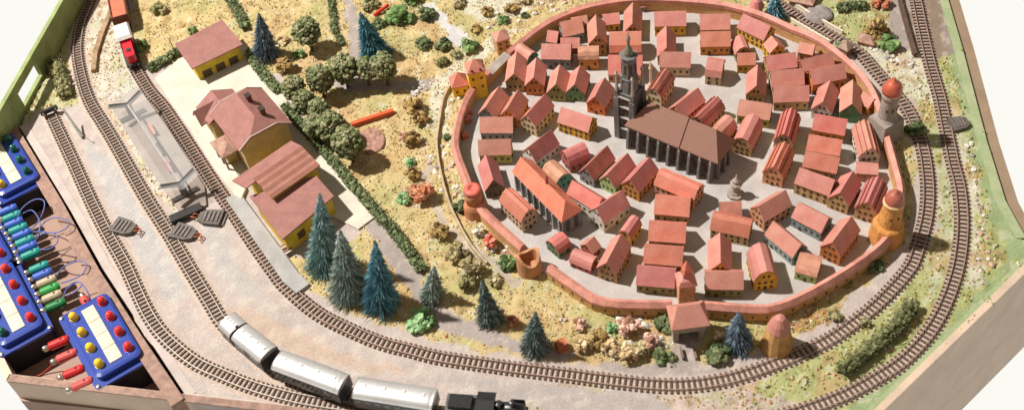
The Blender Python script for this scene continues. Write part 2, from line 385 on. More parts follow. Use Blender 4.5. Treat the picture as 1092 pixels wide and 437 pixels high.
tray = Wt([(-60, 225), (-10, 100), (10, 112), (66, 214), (105, 286), (196, 428), (8, 409), (-32, 330)], 0)
m = MB(); m.prism([(p.x, p.y) for p in tray], -.49, -.30); m.build('tray_floor', traym, table)
# straight painted edge strips that close the scenery sheet
eg = [(p.x, p.y) for p in Wt([(1005, -60), (1011, 0), (1026, 51), (1052, 150), (1072, 214), (1092, 250), (1122, 260), (873, 504)])]
strip(eg, .09, -.49, .007, 'edge_strip', mat('edge_green', EDG, .8, .2, 5, 60, .2, c2=lin(196, 204, 160)), table, side=-1)
eg = [(p.x, p.y) for p in Wt([(873, 504), (203, 428.6), (200, 424), (110, 287), (76, 226), (21, 135)])]
strip(eg, .09, -.49, .006, 'edge_strip', mat('edge_sand', SAND, .85, .12, 5, 60, .2), table, side=-1)
# green end panel with its slot
pa, pb = W(20, 133), W(126, -60)
dv = (pb-pa); Lp = dv.length; dv.normalize(); nv = Vector((-dv.y, dv.x, 0)); hh = .36
def slotpt(x, y):   # photo pixel onto the panel plane -> (s, z)
    d = RX*(x-546)-UX*(y-218.5)+fw*f_; t = (pa-CAM).dot(nv)/d.dot(nv); p = CAM+d*t
    return ((p-pa).dot(dv), p.z)
top0 = slotpt(0, 106); top1 = slotpt(74, 0); print('panel', top0, top1)
sl = [slotpt(*q) for q in ((39, 69), (46, 81), (26, 112), (17, 100))]; print('slot', sl)
hh = (top0[1]+top1[1])/2
s0, s1 = sl[2][0], sl[1][0]; zt, zb = min(hh-.05, (sl[0][1]+sl[3][1])/2), max(.05, (sl[1][1]+sl[2][1])/2)
m = MB()
for a, b, z0, z1 in ((-.5, s0, -.45, hh), (s1, Lp, -.45, hh), (s0, s1, -.45, zb), (s0, s1, zt, hh)):
    vs = []
    for (s, z) in ((a, z0), (b, z0), (b, z1), (a, z1)):
        p = pa+dv*s; vs.append((p.x, p.y, z))
    vs += [(v[0]+nv.x*.05, v[1]+nv.y*.05, v[2]) for v in vs]
    m.add(vs, [(0, 1, 2, 3), (7, 6, 5, 4), (0, 4, 5, 1), (1, 5, 6, 2), (2, 6, 7, 3), (3, 7, 4, 0)])
o = m.build('end_panel', grnp); tag(o, 'green painted end panel with a cut-out slot standing at the upper left edge', 'panel')

# ------------------------------------------------------------------ tracks
steel = mat('rail_steel', (.60, .53, .45), .34, .12, 30, 90, 0, metal=.6)
rust = mat('rail_rust', (.42, .29, .23), .5, .2, 30, 90, 0, metal=.3)
tie = mat('sleeper_brown', (.115, .07, .05), .7, .3, 40, 120, .1)
sm = MB(); sm.box(0, 0, .0115, .155, .018, .016); sleeper_me = None
balm = mat('ballast', lin(226, 204, 188), .95, .25, 60, 160, .8, bdist=.01)
def track(path, label, name='railway_track', railm=steel, gap=None):
    global sleeper_me
    root = empty(name, label, 'railway track', (0, 0, 0))
    for s in (-1, 1):
        m = MB(); n = len(path); vs = []; fs = []
        for i, p in enumerate(path):
            t = (path[min(i+1, n-1)]-path[max(i-1, 0)]).normalized(); nn = Vector((-t.y, t.x, 0)); c = p+nn*s*.045
            for (o_, z) in ((-.0045, .019), (-.0035, .032), (.0035, .032), (.0045, .019)):
                vs.append((c.x+nn.x*o_, c.y+nn.y*o_, z))
        for i in range(n-1):
            for k in range(4):
                k2 = (k+1) % 4; fs.append((i*4+k, (i+1)*4+k, (i+1)*4+k2, i*4+k2))
        m.add(vs, fs); m.build('rail', railm, root)
    def vis(p):
        x, y = PX(p); return -8 < x < 1100 and -8 < y < 445
    V = [(i, p) for i, p in enumerate(path) if vis(p)]
    near = sorted(V, key=lambda q: (q[1]-CAM).length)[:100]; ns = {i for i, _ in near}
    rest = MB()
    for i, p in enumerate(path):
        t = (path[min(i+1, len(path)-1)]-path[max(i-1, 0)]).normalized(); rz = math.atan2(t.y, t.x)-pi/2
        if i in ns:
            if sleeper_me is None: o = sm.build('sleeper', tie, root); sleeper_me = o.data
            else: o = bpy.data.objects.new('sleeper', sleeper_me); COL.objects.link(o); o.parent = root
            o.location = p; o.rotation_euler.z = rz+rnd.uniform(-.02, .02)
        else: rest.box(p.x, p.y, .0115, .155, .018, .016, rz)
    if rest.v: o = rest.build('sleepers', tie, root); tag(o, kind='stuff')
    return root
track(mainW, 'long inner main line curving from the red train past the station and round the town', railm=rust)
track(outerW, 'outer track curving along the green right edge of the board', railm=rust)
track(bW, 'left through track passing between the canopy and the siding and carrying the silver train', railm=steel)
track(sidW, 'siding that starts at the buffer stop beside the brown divider plank', railm=steel)
# low ballast bed, uneven edged
def bed(path, wd, z, name):
    m = MB(); n = len(path); vs = []; fs = []
    for i, p in enumerate(path):
        t = (path[min(i+1, n-1)]-path[max(i-1, 0)]).normalized(); nn = Vector((-t.y, t.x, 0))
        a = wd*(1+.25*noise.noise(p*6)); b_ = wd*(1+.25*noise.noise(p*6+Vector((9, 0, 0))))
        for q, zz in ((-a-.03, -.01), (-a, z), (b_, z), (b_+.03, -.01)): vs.append((p.x+nn.x*q, p.y+nn.y*q, zz))
    for i in range(n-1):
        for k in range(3): fs.append((i*4+k, i*4+k+1, (i+1)*4+k+1, (i+1)*4+k))
    m.add(vs, fs); o = m.build(name, balm, smooth=True); tag(o, 'sandy ballast bed', kind='structure')
bed(mainW, .062, .0045, 'ballast_bed'); bed(outerW, .062, .0045, 'ballast_bed'); bed(bW, .10, .005, 'ballast_bed'); bed(sidW, .10, .0055, 'ballast_bed')

# ------------------------------------------------------------------ walled town: paving, wall, towers
pavem = mat('town_paving', lin(208, 200, 194), .85, .13, 3.5, 60, .2)
m = MB(); m.prism([(p.x, p.y) for p in TOWN], -.03, .004); o = m.build('town_paving', pavem); tag(o, kind='structure')
wallm = mat('town_wall_ochre', (.52, .27, .095), .75, .28, 9, 60, .3, c2=(.60, .36, .17))
cop = mat('coping_pink', (.60, .265, .205), .6, .22, 9, 50, .25)
wr = empty('town_wall', 'ochre town wall with pink tiled coping enclosing the whole walled town', 'town wall', (TOWN[0].x, TOWN[0].y, 0))
Wl = [p for p in resample([Vector((p.x, p.y, 0)) for p in TOWN], .12)]+[Vector((TOWN[-1].x, TOWN[-1].y, 0))]
GATEGAP = Vector((*W(733, 322, WZ).xy, 0)); GATE2 = Vector((*W(520, 82, WZ).xy, 0))
ctr = Vector((1.5, 9, 0)); mw = MB(); mc = MB(); n = len(Wl); off = Wl[0].copy()
walk = MB()
def sect(i):
    t = (Wl[min(i+1, n-1)]-Wl[max(i-1, 0)]).normalized(); nn = Vector((-t.y, t.x, 0))
    if (ctr-Wl[i]).dot(nn) < 0: nn = -nn
    return Wl[i]-off, nn        # nn points into the town
for i in range(n-1):
    p, a = sect(i); q, b_ = sect(i+1)
    if ((Wl[i]+Wl[i+1])/2-GATEGAP).length < .10: continue
    hin, ho = .035, .035
    def ring(p, a, prof): return [(p.x+a.x*u, p.y+a.y*u, z) for u, z in prof]
    pw = [(-.030, 0), (-.030, .14), (.030, .14), (.030, 0)]
    A = ring(p, a, pw)+ring(q, b_, pw); mw.add(A, [(0, 1, 5, 4), (2, 3, 7, 6), (0, 3, 2, 1), (4, 5, 6, 7)])
    grey = ((Wl[i]+Wl[i+1])/2-Vector((*W(530, 66, WZ).xy, 0))).length < .2
    pc = [(-.042, .130), (-.040, .150), (-.005, .20), (.040, .175), (.038, .13)] if not grey else [(-.052, .12), (-.052, .15), (-.03, .15), (.05, .135), (.05, .12)]
    A = ring(p, a, pc)+ring(q, b_, pc); k = len(pc)
    mc.add(A, [(j, j+1, k+j+1, k+j) for j in range(k-1)]+[(k-1, 0, k, 2*k-1), tuple(range(k)), tuple(range(2*k-1, k-1, -1))], 1 if grey else 0)
mw.build('wall', wallm, wr)
mc.build('coping', [cop, mat('walkway_grey', (.36, .31, .27), .8, .2, 10, 60, .3)], wr)
# arrow slits in the outer face, as one scatter of shallow niches per visible stretch
slit = mat('dark_opening', (.085, .05, .033), .8, .2, 30, 90, 0)
ns_ = 0
for i in range(0, n-1, 1):
    p, a = sect(i); g = p+off
    x, y = PX((g.x, g.y, .07))
    if y < 285 or ns_ > 60: continue
    m = MB(); m.box(0, 0, 0, .014, .006, .028)
    o = m.build('slit', slit, wr); o.location = p-a*.034+Vector((0, 0, .07)); o.rotation_euler.z = math.atan2(a.y, a.x)+pi/2; ns_ += 1

# ------------------------------------------------------------------ houses
RC = {'p': mat('roof_pink', (.52, .20, .16), .6, .15, 7, 60, .2, objvar=.38, c2=(.60, .27, .22)), 'r': mat('roof_red', (.54, .17, .12), .6, .15, 7, 60, .2, objvar=.3, c2=(.61, .24, .185)),
      'o': mat('roof_orange_red', (.60, .18, .115), .55, .15, 10, 70, .15, objvar=.2), 'd': mat('roof_dusky', (.46, .17, .14), .6, .2, 10, 70, .15, objvar=.4),
      'b': mat('roof_brownish', (.48, .22, .15), .65, .22, 12, 70, .2, objvar=.4)}
WC = {}
for k, c in dict(cream=(.56, .42, .26), white=(.62, .58, .49), yellow=(.62, .33, .045), orange=(.58, .22, .06), tan=(.46, .28, .13), green=(.13, .24, .11), lime=(.36, .48, .20), grey=(.24, .23, .22), olive=(.27, .24, .09), brick=(.45, .14, .09), peach=(.62, .30, .16), slate=(.22, .28, .28), teal=(.14, .30, .22), dark=(.16, .13, .08), ygreen=(.45, .40, .10), fire=(.70, .20, .05)).items():
    WC[k] = mat('plaster_'+k, c, .8, .22, 14, 80, .2, objvar=.35)
wing = MB(); wing.box(0, 0, 0, .023, .008, .032); wing_me = None
arch = MB(); arch.add([(x, y, z) for y in (-.004, .004) for x, z in ((-.015, -.026), (.015, -.026), (.015, .012), (.009, .022), (0, .026), (-.009, .022), (-.015, .012))], [tuple(range(7)), tuple(range(13, 6, -1))]+[(i, i+7, (i+1) % 7+7, (i+1) % 7) for i in range(7)]); arch_me = bpy.data.meshes.new('door'); arch_me.from_pydata(arch.v, [], arch.f)
arch_me.materials.append(slit); DR = random.Random(77)
def put(me_, name, parent, loc, rz):
    o = bpy.data.objects.new(name, me_); COL.objects.link(o); o.parent = parent; o.location = loc; o.rotation_euler.z = rz; return o
def profile(kind, hw, he, hr):
    d = hr-he
    if kind == 'gable': return [(-hw, he), (0, hr), (hw, he)]
    if kind == 'round': return [(-hw, he), (-hw*.82, he+d*.42), (-hw*.5, he+d*.8), (0, hr), (hw*.5, he+d*.8), (hw*.82, he+d*.42), (hw, he)]
    if kind == 'rib': return [(-hw, he), (-hw*.72, he+d*.50), (-hw*.66, he+d*.36), (-hw*.36, he+d*.86), (-hw*.30, he+d*.72), (0, hr), (hw*.30, he+d*.72), (hw*.36, he+d*.86), (hw*.66, he+d*.36), (hw*.72, he+d*.50), (hw, he)]
    if kind == 'mansard': return [(-hw, he), (-hw*.78, he+d*.52), (-hw*.70, he+d*.45), (0, hr), (hw*.70, he+d*.45), (hw*.78, he+d*.52), (hw, he)]
HOUSES = []
def house(T, x1, y1, x2, y2, label, wall='tan', roof='p', w=.20, he=.13, hr=.255, kind='gable', rows=1, dens=.058, chim=0, win=True, name='town_house', group='houses of the walled town', z=0.004):
    ox, oy, s = T
    a, b = W(ox+x1/s, oy+y1/s, hr+z), W(ox+x2/s, oy+y2/s, hr+z)
    c = (a+b)/2; d = b-a; L = d.length; rz = math.atan2(d.y, d.x)
    root = empty(name, label, 'house', (c.x, c.y, z), rz+rnd.uniform(-.015, .015), group)
    hw = w/2; pr = profile(kind, hw, he, hr); hl = L/2
    m = MB(); poly = [(-hw, 0)]+[(p[0], p[1]-.002) for p in pr]+[(hw, 0)]; k = len(poly)
    m.add([(-hl, p[0], p[1]) for p in poly]+[(hl, p[0], p[1]) for p in poly], [tuple(range(k)), tuple(range(2*k-1, k-1, -1))]+[(i, k+i, k+(i+1) % k, (i+1) % k) for i in range(k)])
    m.build('wall', WC[wall], root)
    # roof shell
    t = .010; ov = .006; xe = hl+.007
    up = []
    for i, (yy, zz) in enumerate(pr):
        pa_ = pr[max(i-1, 0)]; pb_ = pr[min(i+1, len(pr)-1)]; tx, tz = pb_[0]-pa_[0], pb_[1]-pa_[1]; l = math.hypot(tx, tz)
        up.append((yy-tz/l*t, zz+tx/l*t))
    lo_ = [(y_, z_) for y_, z_ in pr]
    def ext(P):
        a0, a1 = P[0], P[1]; l = math.hypot(a1[0]-a0[0], a1[1]-a0[1]); P[0] = (a0[0]-(a1[0]-a0[0])/l*ov, a0[1]-(a1[1]-a0[1])/l*ov)
        a0, a1 = P[-1], P[-2]; l = math.hypot(a1[0]-a0[0], a1[1]-a0[1]); P[-1] = (a0[0]-(a1[0]-a0[0])/l*ov, a0[1]-(a1[1]-a0[1])/l*ov)
    ext(up); ext(lo_)
    m = MB(); k = len(pr); rg = up+lo_[::-1]; kk = 2*k
    nx_ = 5
    vs = []
    for q in range(nx_):
        xx = -xe+2*xe*q/(nx_-1)
        for (yy, zz) in rg: vs.append((xx, yy+rnd.uniform(-.0012, .0012), zz+rnd.uniform(-.0018, .0018)))
    fs = []
    for q in range(nx_-1):
        for i in range(kk): fs.append((q*kk+i, q*kk+(i+1) % kk, (q+1)*kk+(i+1) % kk, (q+1)*kk+i))
    for base, flip in ((0, True), ((nx_-1)*kk, False)):
        for i in range(k-1):
            f4 = (base+i, base+i+1, base+kk-2-i, base+kk-1-i); fs.append(f4 if not flip else f4[::-1])
    m.add(vs, fs); rf = m.build('roof', RC[roof], root)
    if chim:
        for q in range(chim):
            m = MB(); m.box(0, 0, 0, .025, .022, .07); o = m.build('chimney', WC['brick'], rf); o.location = (hl*(.3 if q == 0 else -.4), -hw*.3, hr-.01)
    # windows on the faces turned to the camera
    global wing_me
    if win:
        if wing_me is None:
            me_ = bpy.data.meshes.new('window'); me_.from_pydata(wing.v, [], wing.f); me_.materials.append(slit); wing_me = me_
        co, si = math.cos(rz), math.sin(rz)
        toc = Vector((CAM.x-c.x, CAM.y-c.y)).normalized()
        for sgn in (-1, 1):
            nl = Vector((-si, co))*sgn
            if nl.dot(toc) > -.05:
                nn_ = max(2, int(L/dens)); dq = DR.choice((-1, 0, 1, 1, 2)); zs = [he*.5] if rows == 1 else [he*.28, he*.70]
                for zc in zs:
                    for q in range(nn_):
                        xx = -hl+L*(q+.5)/nn_
                        if zc == zs[0] and q == dq: put(arch_me, 'door', root, (xx, sgn*hw, .030), 0); continue
                        put(wing_me, 'window', root, (xx+rnd.uniform(-.005, .005), sgn*hw, zc+rnd.uniform(-.003, .003)), 0)
            ng = Vector((co, si))*sgn
            if ng.dot(toc) > -.05:
                nn_ = 3 if w > .17 else 2; zs = [he*.5, he+(hr-he)*.38] if rows == 1 else [he*.28, he*.75, he+(hr-he)*.38]
                for zi, zc in enumerate(zs):
                    top = zi == len(zs)-1; gq = DR.choice((-1, 1)); k_ = nn_-1 if top else nn_; ww = w*(.42 if top else .8)
                    for q in range(k_):
                        if zi == 0 and q == gq: put(arch_me, 'door', root, (sgn*hl, -ww/2+ww*(q+.5)/k_, .030), pi/2); continue
                        put(wing_me, 'window', root, (sgn*hl, -ww/2+ww*(q+.5)/k_, zc), pi/2)
    HOUSES.append((root, c, L, w, rz)); return root
A = (490, 0, 3.9); B = (600, 0, 3.9); C = (770, 0, 3.9); D_ = (480, 100, 3.9); E_ = (600, 100, 3.9); F_ = (770, 100, 3.9); G_ = (600, 200, 3.9); H_ = (770, 200, 3.9); Z2 = (400, 140, 2.9125)
hs = house
# upper left quarter
hs(A, 420, 95, 505, 76, 'slate walled house with pink roof close under the upper left wall', 'slate', 'p', .2)
hs(A, 369, 128, 410, 134, 'small dark gabled house between the barn-like grey house and the upper left wall', 'olive', 'p', .16, .10, .19)
hs(A, 422, 160, 498, 160, 'low pink roofed shed wedged in front of the slate walled house', 'brick', 'p', .14, .09, .17, win=False)
hs(A, 343, 185, 462, 187, 'long grey walled house with a wide pink roof facing the four gabled houses', 'grey', 'p', .23, .15, .26)
hs(A, 567, 64, 573, 146, 'tall tan half timbered house end-on to the viewer behind the house with arched openings', 'tan', 'p', .19, .17, .30, rows=2)
hs(A, 495, 202, 577, 200, 'orange house with big arched openings under a rounded brownish roof', 'orange', 'b', .17, .16, .24, 'round')
hs(A, 597, 62, 662, 55, 'small yellow house tucked right under the top wall', 'yellow', 'p', .17, .10, .18)
hs(B, 196, 143, 325, 141, 'wide red mansard house directly behind the cathedral tower, farther of the two', 'peach', 'r', .27, .13, .27, 'mansard')
hs(B, 192, 232, 330, 232, 'red house with slit dormers directly behind the cathedral tower, nearer of the two', 'tan', 'r', .30, .12, .26)
hs(A, 237, 218, 226, 308, 'pink roofed house with a tan gable, leftmost of the four gables in the second row', 'tan', 'p', .2, .14, .26)
hs(A, 320, 243, 308, 324, 'orange gabled house, second from left of the four gables in the second row', 'orange', 'p', .2, .14, .26)
hs(A, 418, 272, 400, 352, 'dark olive gabled house, third from left of the four gables in the second row', 'olive', 'p', .2, .12, .25)
hs(A, 500, 275, 480, 352, 'green gabled house, rightmost of the four gables in the second row', 'green', 'p', .2, .12, .25)
hs(B, 175, 327, 135, 402, 'orange brick house end-on just left of the cathedral tower', 'fire', 'p', .2, .13, .26)
hs(A, 246, 186, 300, 222, 'small round roofed house with a dark gable at the bend of the upper left wall', 'teal', 'p', .16, .11, .20, 'round')
hs(D_, 204, -28, 148, 56, 'house with a slate blue gable, first in the row right of the yellow gate tower', 'slate', 'p', .2, .12, .25)
hs(D_, 284, -15, 240, 62, 'orange gabled house standing between the slate blue gable and the house with many arches', 'orange', 'p', .19, .13, .26)
hs(D_, 396, 2, 320, 86, 'tall cream gabled house with rows of arched windows on its long side', 'cream', 'p', .19, .16, .29, rows=2)
hs(D_, 464, 58, 590, 99, 'bright yellow orange house standing alone in the square left of the cathedral', 'yellow', 'p', .2, .14, .26, rows=2)
hs(D_, 125, 99, 258, 98, 'grey walled house with a wide pink roof next to the left wall', 'grey', 'p', .21, .13, .25)
hs(D_, 118, 194, 250, 190, 'yellow green walled house below the grey walled one at the left wall', 'ygreen', 'p', .19, .14, .26)
hs(D_, 150, 256, 178, 358, 'house with a dark olive gable beside the round red capped wall tower', 'dark', 'p', .19, .11, .25)
hs(D_, 420, 153, 324, 226, 'white house with arched door and dusky roof left of the cathedral choir houses', 'white', 'd', .2, .13, .26)
hs(D_, 558, 209, 478, 246, 'dark brick house with a rounded dusky roof beside the white house', 'brick', 'd', .19, .11, .22, 'round')
hs(E_, 185, 219, 97, 306, 'grey stone gabled house between the dark brick house and the lime green gable', 'grey', 'd', .18, .12, .25)
hs(E_, 270, 250, 184, 338, 'house with a lime green gable in front of the cathedral', 'lime', 'p', .19, .12, .25)
hs(E_, 362, 266, 280, 357, 'orange gabled house in front of the cathedral, just right of the lime green gable', 'orange', 'p', .2, .14, .27, rows=2)
hs(D_, 412, 282, 470, 336, 'low pale pink rounded roof house with a teal gable behind the grey church hall', 'teal', 'b', .2, .10, .20, 'round')
hs(Z2, 408, 179, 476, 243, 'cream house with ribbed red roof and three rows of windows inside the lower left wall', 'cream', 'r', .19, .17, .28, 'rib', rows=2)
hs(Z2, 586, 319, 549, 346, 'small green gabled house below the right end of the grey church hall', 'green', 'r', .18, .09, .17, 'round')
hs(G_, 130, 206, 98, 236, 'very small reddish hut with a pink hipped roof near the lower left wall', 'brick', 'p', .15, .09, .17)
hs(G_, 44, 264, 130, 298, 'low dark red walled shed with a shiny pink round roof by the lower left wall', 'brick', 'p', .15, .08, .15, 'round')
hs(G_, 42, -28, 160, 46, 'white house with a bright red roof whose long side faces lower left', 'white', 'r', .17, .15, .26)
hs(G_, 248, 13, 140, 84, 'large white gabled house meeting the bright red roofed white house at a corner', 'white', 'p', .2, .16, .29)
hs(G_, 300, 119, 258, 180, 'narrow yellow house with a rounded pale roof behind the tall tan house', 'yellow', 'p', .13, .11, .2, 'round')
hs(G_, 244, 196, 182, 312, 'tall tan house with a windowed gable nearest the lower wall left of the gate', 'tan', 'p', .19, .16, .28, rows=2)
hs(E_, 404, 318, 568, 384, 'ribbed bright red roofed house with a row of windows right in front of the cathedral', 'peach', 'r', .21, .15, .26, 'rib', rows=2)
hs(G_, 388, 34, 530, 48, 'tan house, topmost of the column of four wide red roofs above the gate', 'tan', 'r', .24, .13, .25)
hs(G_, 362, 142, 512, 152, 'tan house, second from top of the four wide red roofs above the gate', 'tan', 'r', .24, .12, .25)
hs(G_, 343, 238, 500, 250, 'orange house, third from top of the four wide red roofs above the gate', 'orange', 'r', .22, .12, .25)
hs(G_, 312, 328, 468, 340, 'olive walled house, lowest of the four wide red roofs above the gate', 'olive', 'p', .22, .12, .25)
# right of the cathedral
hs(E_, 562, -22, 470, 52, 'orange house with arched side windows behind the cathedral nave', 'fire', 'p', .2, .13, .25, rows=2)
hs(E_, 645, 14, 556, 98, 'ribbed pink roofed house with a spotted cream gable behind the cathedral nave', 'cream', 'p', .19, .12, .24, 'rib', rows=2)
hs(E_, 694, 94, 622, 166, 'yellow house with rounded pink roof at the back right of the cathedral nave', 'yellow', 'p', .19, .12, .23, 'round')
hs(B, 432, 287, 378, 368, 'cream half timbered house with a dusky ribbed roof right of the cathedral tower', 'cream', 'd', .18, .17, .28, 'rib', rows=2)
hs(B, 292, 14, 290, 100, 'pink roofed house end-on with a tan gable behind the red mansard house', 'tan', 'p', .19, .12, .25)
hs(B, 384, 52, 512, 48, 'yellow walled house with a wide pink roof, farthest back in the middle of town', 'yellow', 'p', .22, .15, .26)
hs(B, 432, 110, 432, 200, 'pink roofed house end-on hiding its tan gable behind a wide cream house', 'tan', 'p', .19, .12, .25)
hs(B, 407, 218, 532, 220, 'cream house with a wide pink roof and three windows right of the cathedral tower', 'cream', 'p', .2, .14, .26)
hs(B, 603, 248, 668, 256, 'half timbered house with a hipped pink roof standing free in the square', 'cream', 'p', .24, .13, .25, 'mansard', rows=2)
hs(B, 574, 63, 695, 60, 'tan house with a wide red roof, farther of the pair under the top wall', 'tan', 'p', .22, .13, .25)
hs(B, 575, 135, 697, 133, 'orange house with a wide red roof, nearer of the pair under the top wall', 'orange', 'r', .19, .13, .25)
hs(C, 90, 60, 200, 112, 'long yellow house with many windows by the upper wall', 'yellow', 'p', .21, .15, .27, rows=2)
hs(C, 72, 150, 90, 196, 'little pink roofed house with a dark rounded gable below the long yellow house', 'olive', 'p', .16, .10, .19, 'round')
hs(C, 206, 152, 232, 186, 'small bright yellow house at the lower end of the long yellow house', 'yellow', 'p', .17, .13, .22, rows=2)
hs(C, 66, 224, 138, 222, 'small yellow walled house with a red pink roof in the upper right square', 'yellow', 'r', .16, .12, .21)
hs(C, 148, 272, 143, 358, 'tan gabled house end-on below the small yellow walled house', 'tan', 'p', .19, .13, .26)
hs(C, 185, 236, 305, 220, 'pink roofed house, farthest of the stack of three wide roofs at upper right', 'tan', 'p', .2, .13, .24)
hs(C, 205, 297, 338, 287, 'cream walled house, middle of the stack of three wide roofs at upper right', 'cream', 'p', .21, .13, .25)
hs(C, 218, 362, 360, 357, 'tan house, nearest of the stack of three wide roofs at upper right', 'tan', 'p', .2, .13, .25)
hs(C, 330, 252, 455, 220, 'brown walled pink roofed house behind the bright orange one at upper right', 'brick', 'p', .19, .13, .24)
hs(C, 368, 293, 505, 266, 'house with bright orange walls near the right town wall', 'fire', 'p', .21, .15, .26)
hs(C, 450, 338, 420, 425, 'white spotted gable house end-on between the bright orange and the green houses', 'white', 'p', .2, .13, .26, rows=2)
hs(C, 545, 335, 540, 432, 'house with a deep green gable beside the grey round tower', 'green', 'p', .2, .14, .27, win=False)
hs(F_, 590, -5, 632, 22, 'small orange house squeezed against the grey round tower', 'orange', 'p', .14, .11, .19)
hs(F_, 75, 25, 206, 47, 'yellow green walled house with a pink roof right of the square behind the cathedral', 'ygreen', 'p', .22, .13, .24)
hs(F_, 132, 88, 86, 184, 'house with a round tan gable and a rounded pink roof near the fountain', 'tan', 'p', .2, .13, .25, 'round', rows=2)
hs(F_, 290, 60, 260, 166, 'tall ribbed red roofed house with a cream gable, upper of the ribbed pair', 'cream', 'r', .19, .14, .27, 'rib')
hs(F_, 262, 202, 216, 302, 'ribbed red roofed house with a peach gable, lower of the ribbed pair', 'peach', 'r', .2, .15, .28, 'rib', rows=2)
hs(F_, 388, 86, 520, 108, 'orange walled house with red roof, topmost of the right stack of three wide roofs', 'orange', 'r', .2, .13, .25)
hs(F_, 364, 170, 499, 195, 'yellow walled house with red roof, middle of the right stack of three wide roofs', 'ygreen', 'r', .19, .12, .24)
hs(F_, 350, 238, 488, 268, 'tan house with red roof, lowest of the right stack of three wide roofs', 'tan', 'r', .19, .12, .24)
hs(F_, 326, 308, 466, 360, 'large tan house with two rows of windows on its long side below the right stack', 'tan', 'p', .2, .15, .27, rows=2)
hs(F_, 592, 110, 620, 226, 'white house spotted with windows under a ribbed pink roof inside the right wall', 'white', 'p', .2, .15, .27, 'rib', rows=2)
hs(F_, 562, 300, 648, 306, 'low flat pink shed between two ribbed houses at the right wall', 'peach', 'p', .14, .12, .15, win=False)
hs(F_, 543, 324, 492, 412, 'tan gabled house end-on below the flat pink shed', 'tan', 'p', .2, .14, .27, rows=2)
hs(F_, 650, 345, 606, 450, 'tall ribbed pink roofed house with a dark windowed gable beside the yellow round tower', 'tan', 'p', .2, .15, .28, 'rib', rows=2)
# lower right quarter
hs(H_, 262, 12, 152, 80, 'house with a peach end wall and brown side, lower right of the fountain', 'peach', 'p', .2, .15, .27, rows=2)
hs(H_, 320, 62, 440, 126, 'dark grey green walled house with a pink roof in the lower right quarter', 'slate', 'p', .2, .13, .25)
hs(H_, 214, 142, 328, 236, 'house with greenish walls and a bright roof set diagonally above the little green house', 'slate', 'p', .18, .12, .24)
hs(H_, 538, 122, 458, 228, 'large house with an orange windowed gable near the lower right wall', 'orange', 'p', .2, .15, .28, rows=2)
hs(H_, 155, 232, 188, 346, 'tall house with a rounded yellow gable near the lower wall', 'yellow', 'p', .21, .14, .28, 'round', rows=2)
hs(H_, 320, 290, 408, 314, 'little bright green house with a flat brownish roof by the lower right wall', 'lime', 'b', .23, .12, .18, 'round')
hs(G_, 628, 106, 785, 140, 'ribbed red roofed house with a row of small windows right of the column of four', 'cream', 'r', .2, .14, .26, 'rib', rows=2)
hs(G_, 656, 64, 742, 62, 'greyish pink roofed house behind the ribbed red one near the fountain', 'grey', 'b', .18, .10, .2)
hs(G_, 655, 190, 657, 312, 'house with a deep yellow gable end-on right of the column of four', 'yellow', 'p', .2, .13, .26)
hs(G_, 594, 352, 750, 352, 'olive walled house with a wide pink roof just right of the slim gate tower', 'olive', 'p', .21, .13, .24)
hs(A, 466, 76, 528, 66, 'small pink roofed wall house leaning on the upper left wall', 'tan', 'p', .13, .13, .2, win=False)
hs(C, 325, 178, 385, 190, 'pink wall house with a tiny window built against the upper right wall', 'peach', 'p', .15, .13, .2)

# ------------------------------------------------------------------ grey church hall (long, niches)
def frame_from(px1, px2, z):
    a, b = W(*px1, z), W(*px2, z); d = b-a; return (a+b)/2, d.length, math.atan2(d.y, d.x)
c, L, rz = frame_from((400+455/2.9125, 140+84/2.9125), (400+608/2.9125, 140+236/2.9125), .36)
gs = mat('grey_stone', (.22, .205, .19), .85, .22, 10, 60, .35); gsl = mat('light_grey_stone', (.36, .34, .31), .85, .2, 10, 60, .3)
root = empty('church_hall', 'long grey church hall with tall niches and a bright orange red roof', 'church', (c.x, c.y, .004), rz)
hw, hl, he, hr = .115, L/2, .24, .36
m = MB(); m.add([(-hl, -hw, 0), (hl, -hw, 0), (hl, hw, 0), (-hl, hw, 0), (-hl, -hw, he), (hl, -hw, he), (hl, hw, he), (-hl, hw, he), (-hl, 0, hr-.01)], [(0, 1, 5, 4), (1, 2, 6, 5), (2, 3, 7, 6), (0, 4, 8, 7, 3), (3, 2, 1, 0), (4, 5, 6, 7)]); m.build('wall', gs, root)
m = MB(); e = .012; zt = he-.006
m.add([(-hl-e, -hw-e, zt), (hl+e, -hw-e, zt), (hl+e, hw+e, zt), (-hl-e, hw+e, zt), (-hl-e, 0, hr+.01), (hl-.09, 0, hr+.01)], [(0, 1, 5, 4), (1, 2, 5), (2, 3, 4, 5), (0, 4, 3), (3, 2, 1, 0)])
rf = m.build('roof', RC['o'], root)
for i in range(8):
    x = -hl+.04+(2*hl-.08)*i/7
    m = MB(); m.box(0, 0, 0, .016, .02, he-.02); m.build('buttress', gsl, root, loc=(x, -hw-.009, he/2-.01))
    if i < 7:
        m = MB(); m.box(0, 0, 0, .04, .006, .15); m.build('window', mat('niche_dark', (.07, .07, .075), .5, .2, 20, 80, 0), root, loc=(x+(2*hl-.08)/14, -hw-.002, .12))
for yy in (-.05, .05):
    m = MB(); m.box(0, 0, 0, .006, .04, .15); m.build('window', mat('niche_dark', (.07, .07, .075)), root, loc=(hl+.002, yy, .12))
m = MB(); m.lathe([(.016, 0), (.016, .07), (.020, .075), (.001, .12)], seg=6); m.build('ridge_turret', WC['brick'], rf, loc=(.02, .0, hr))

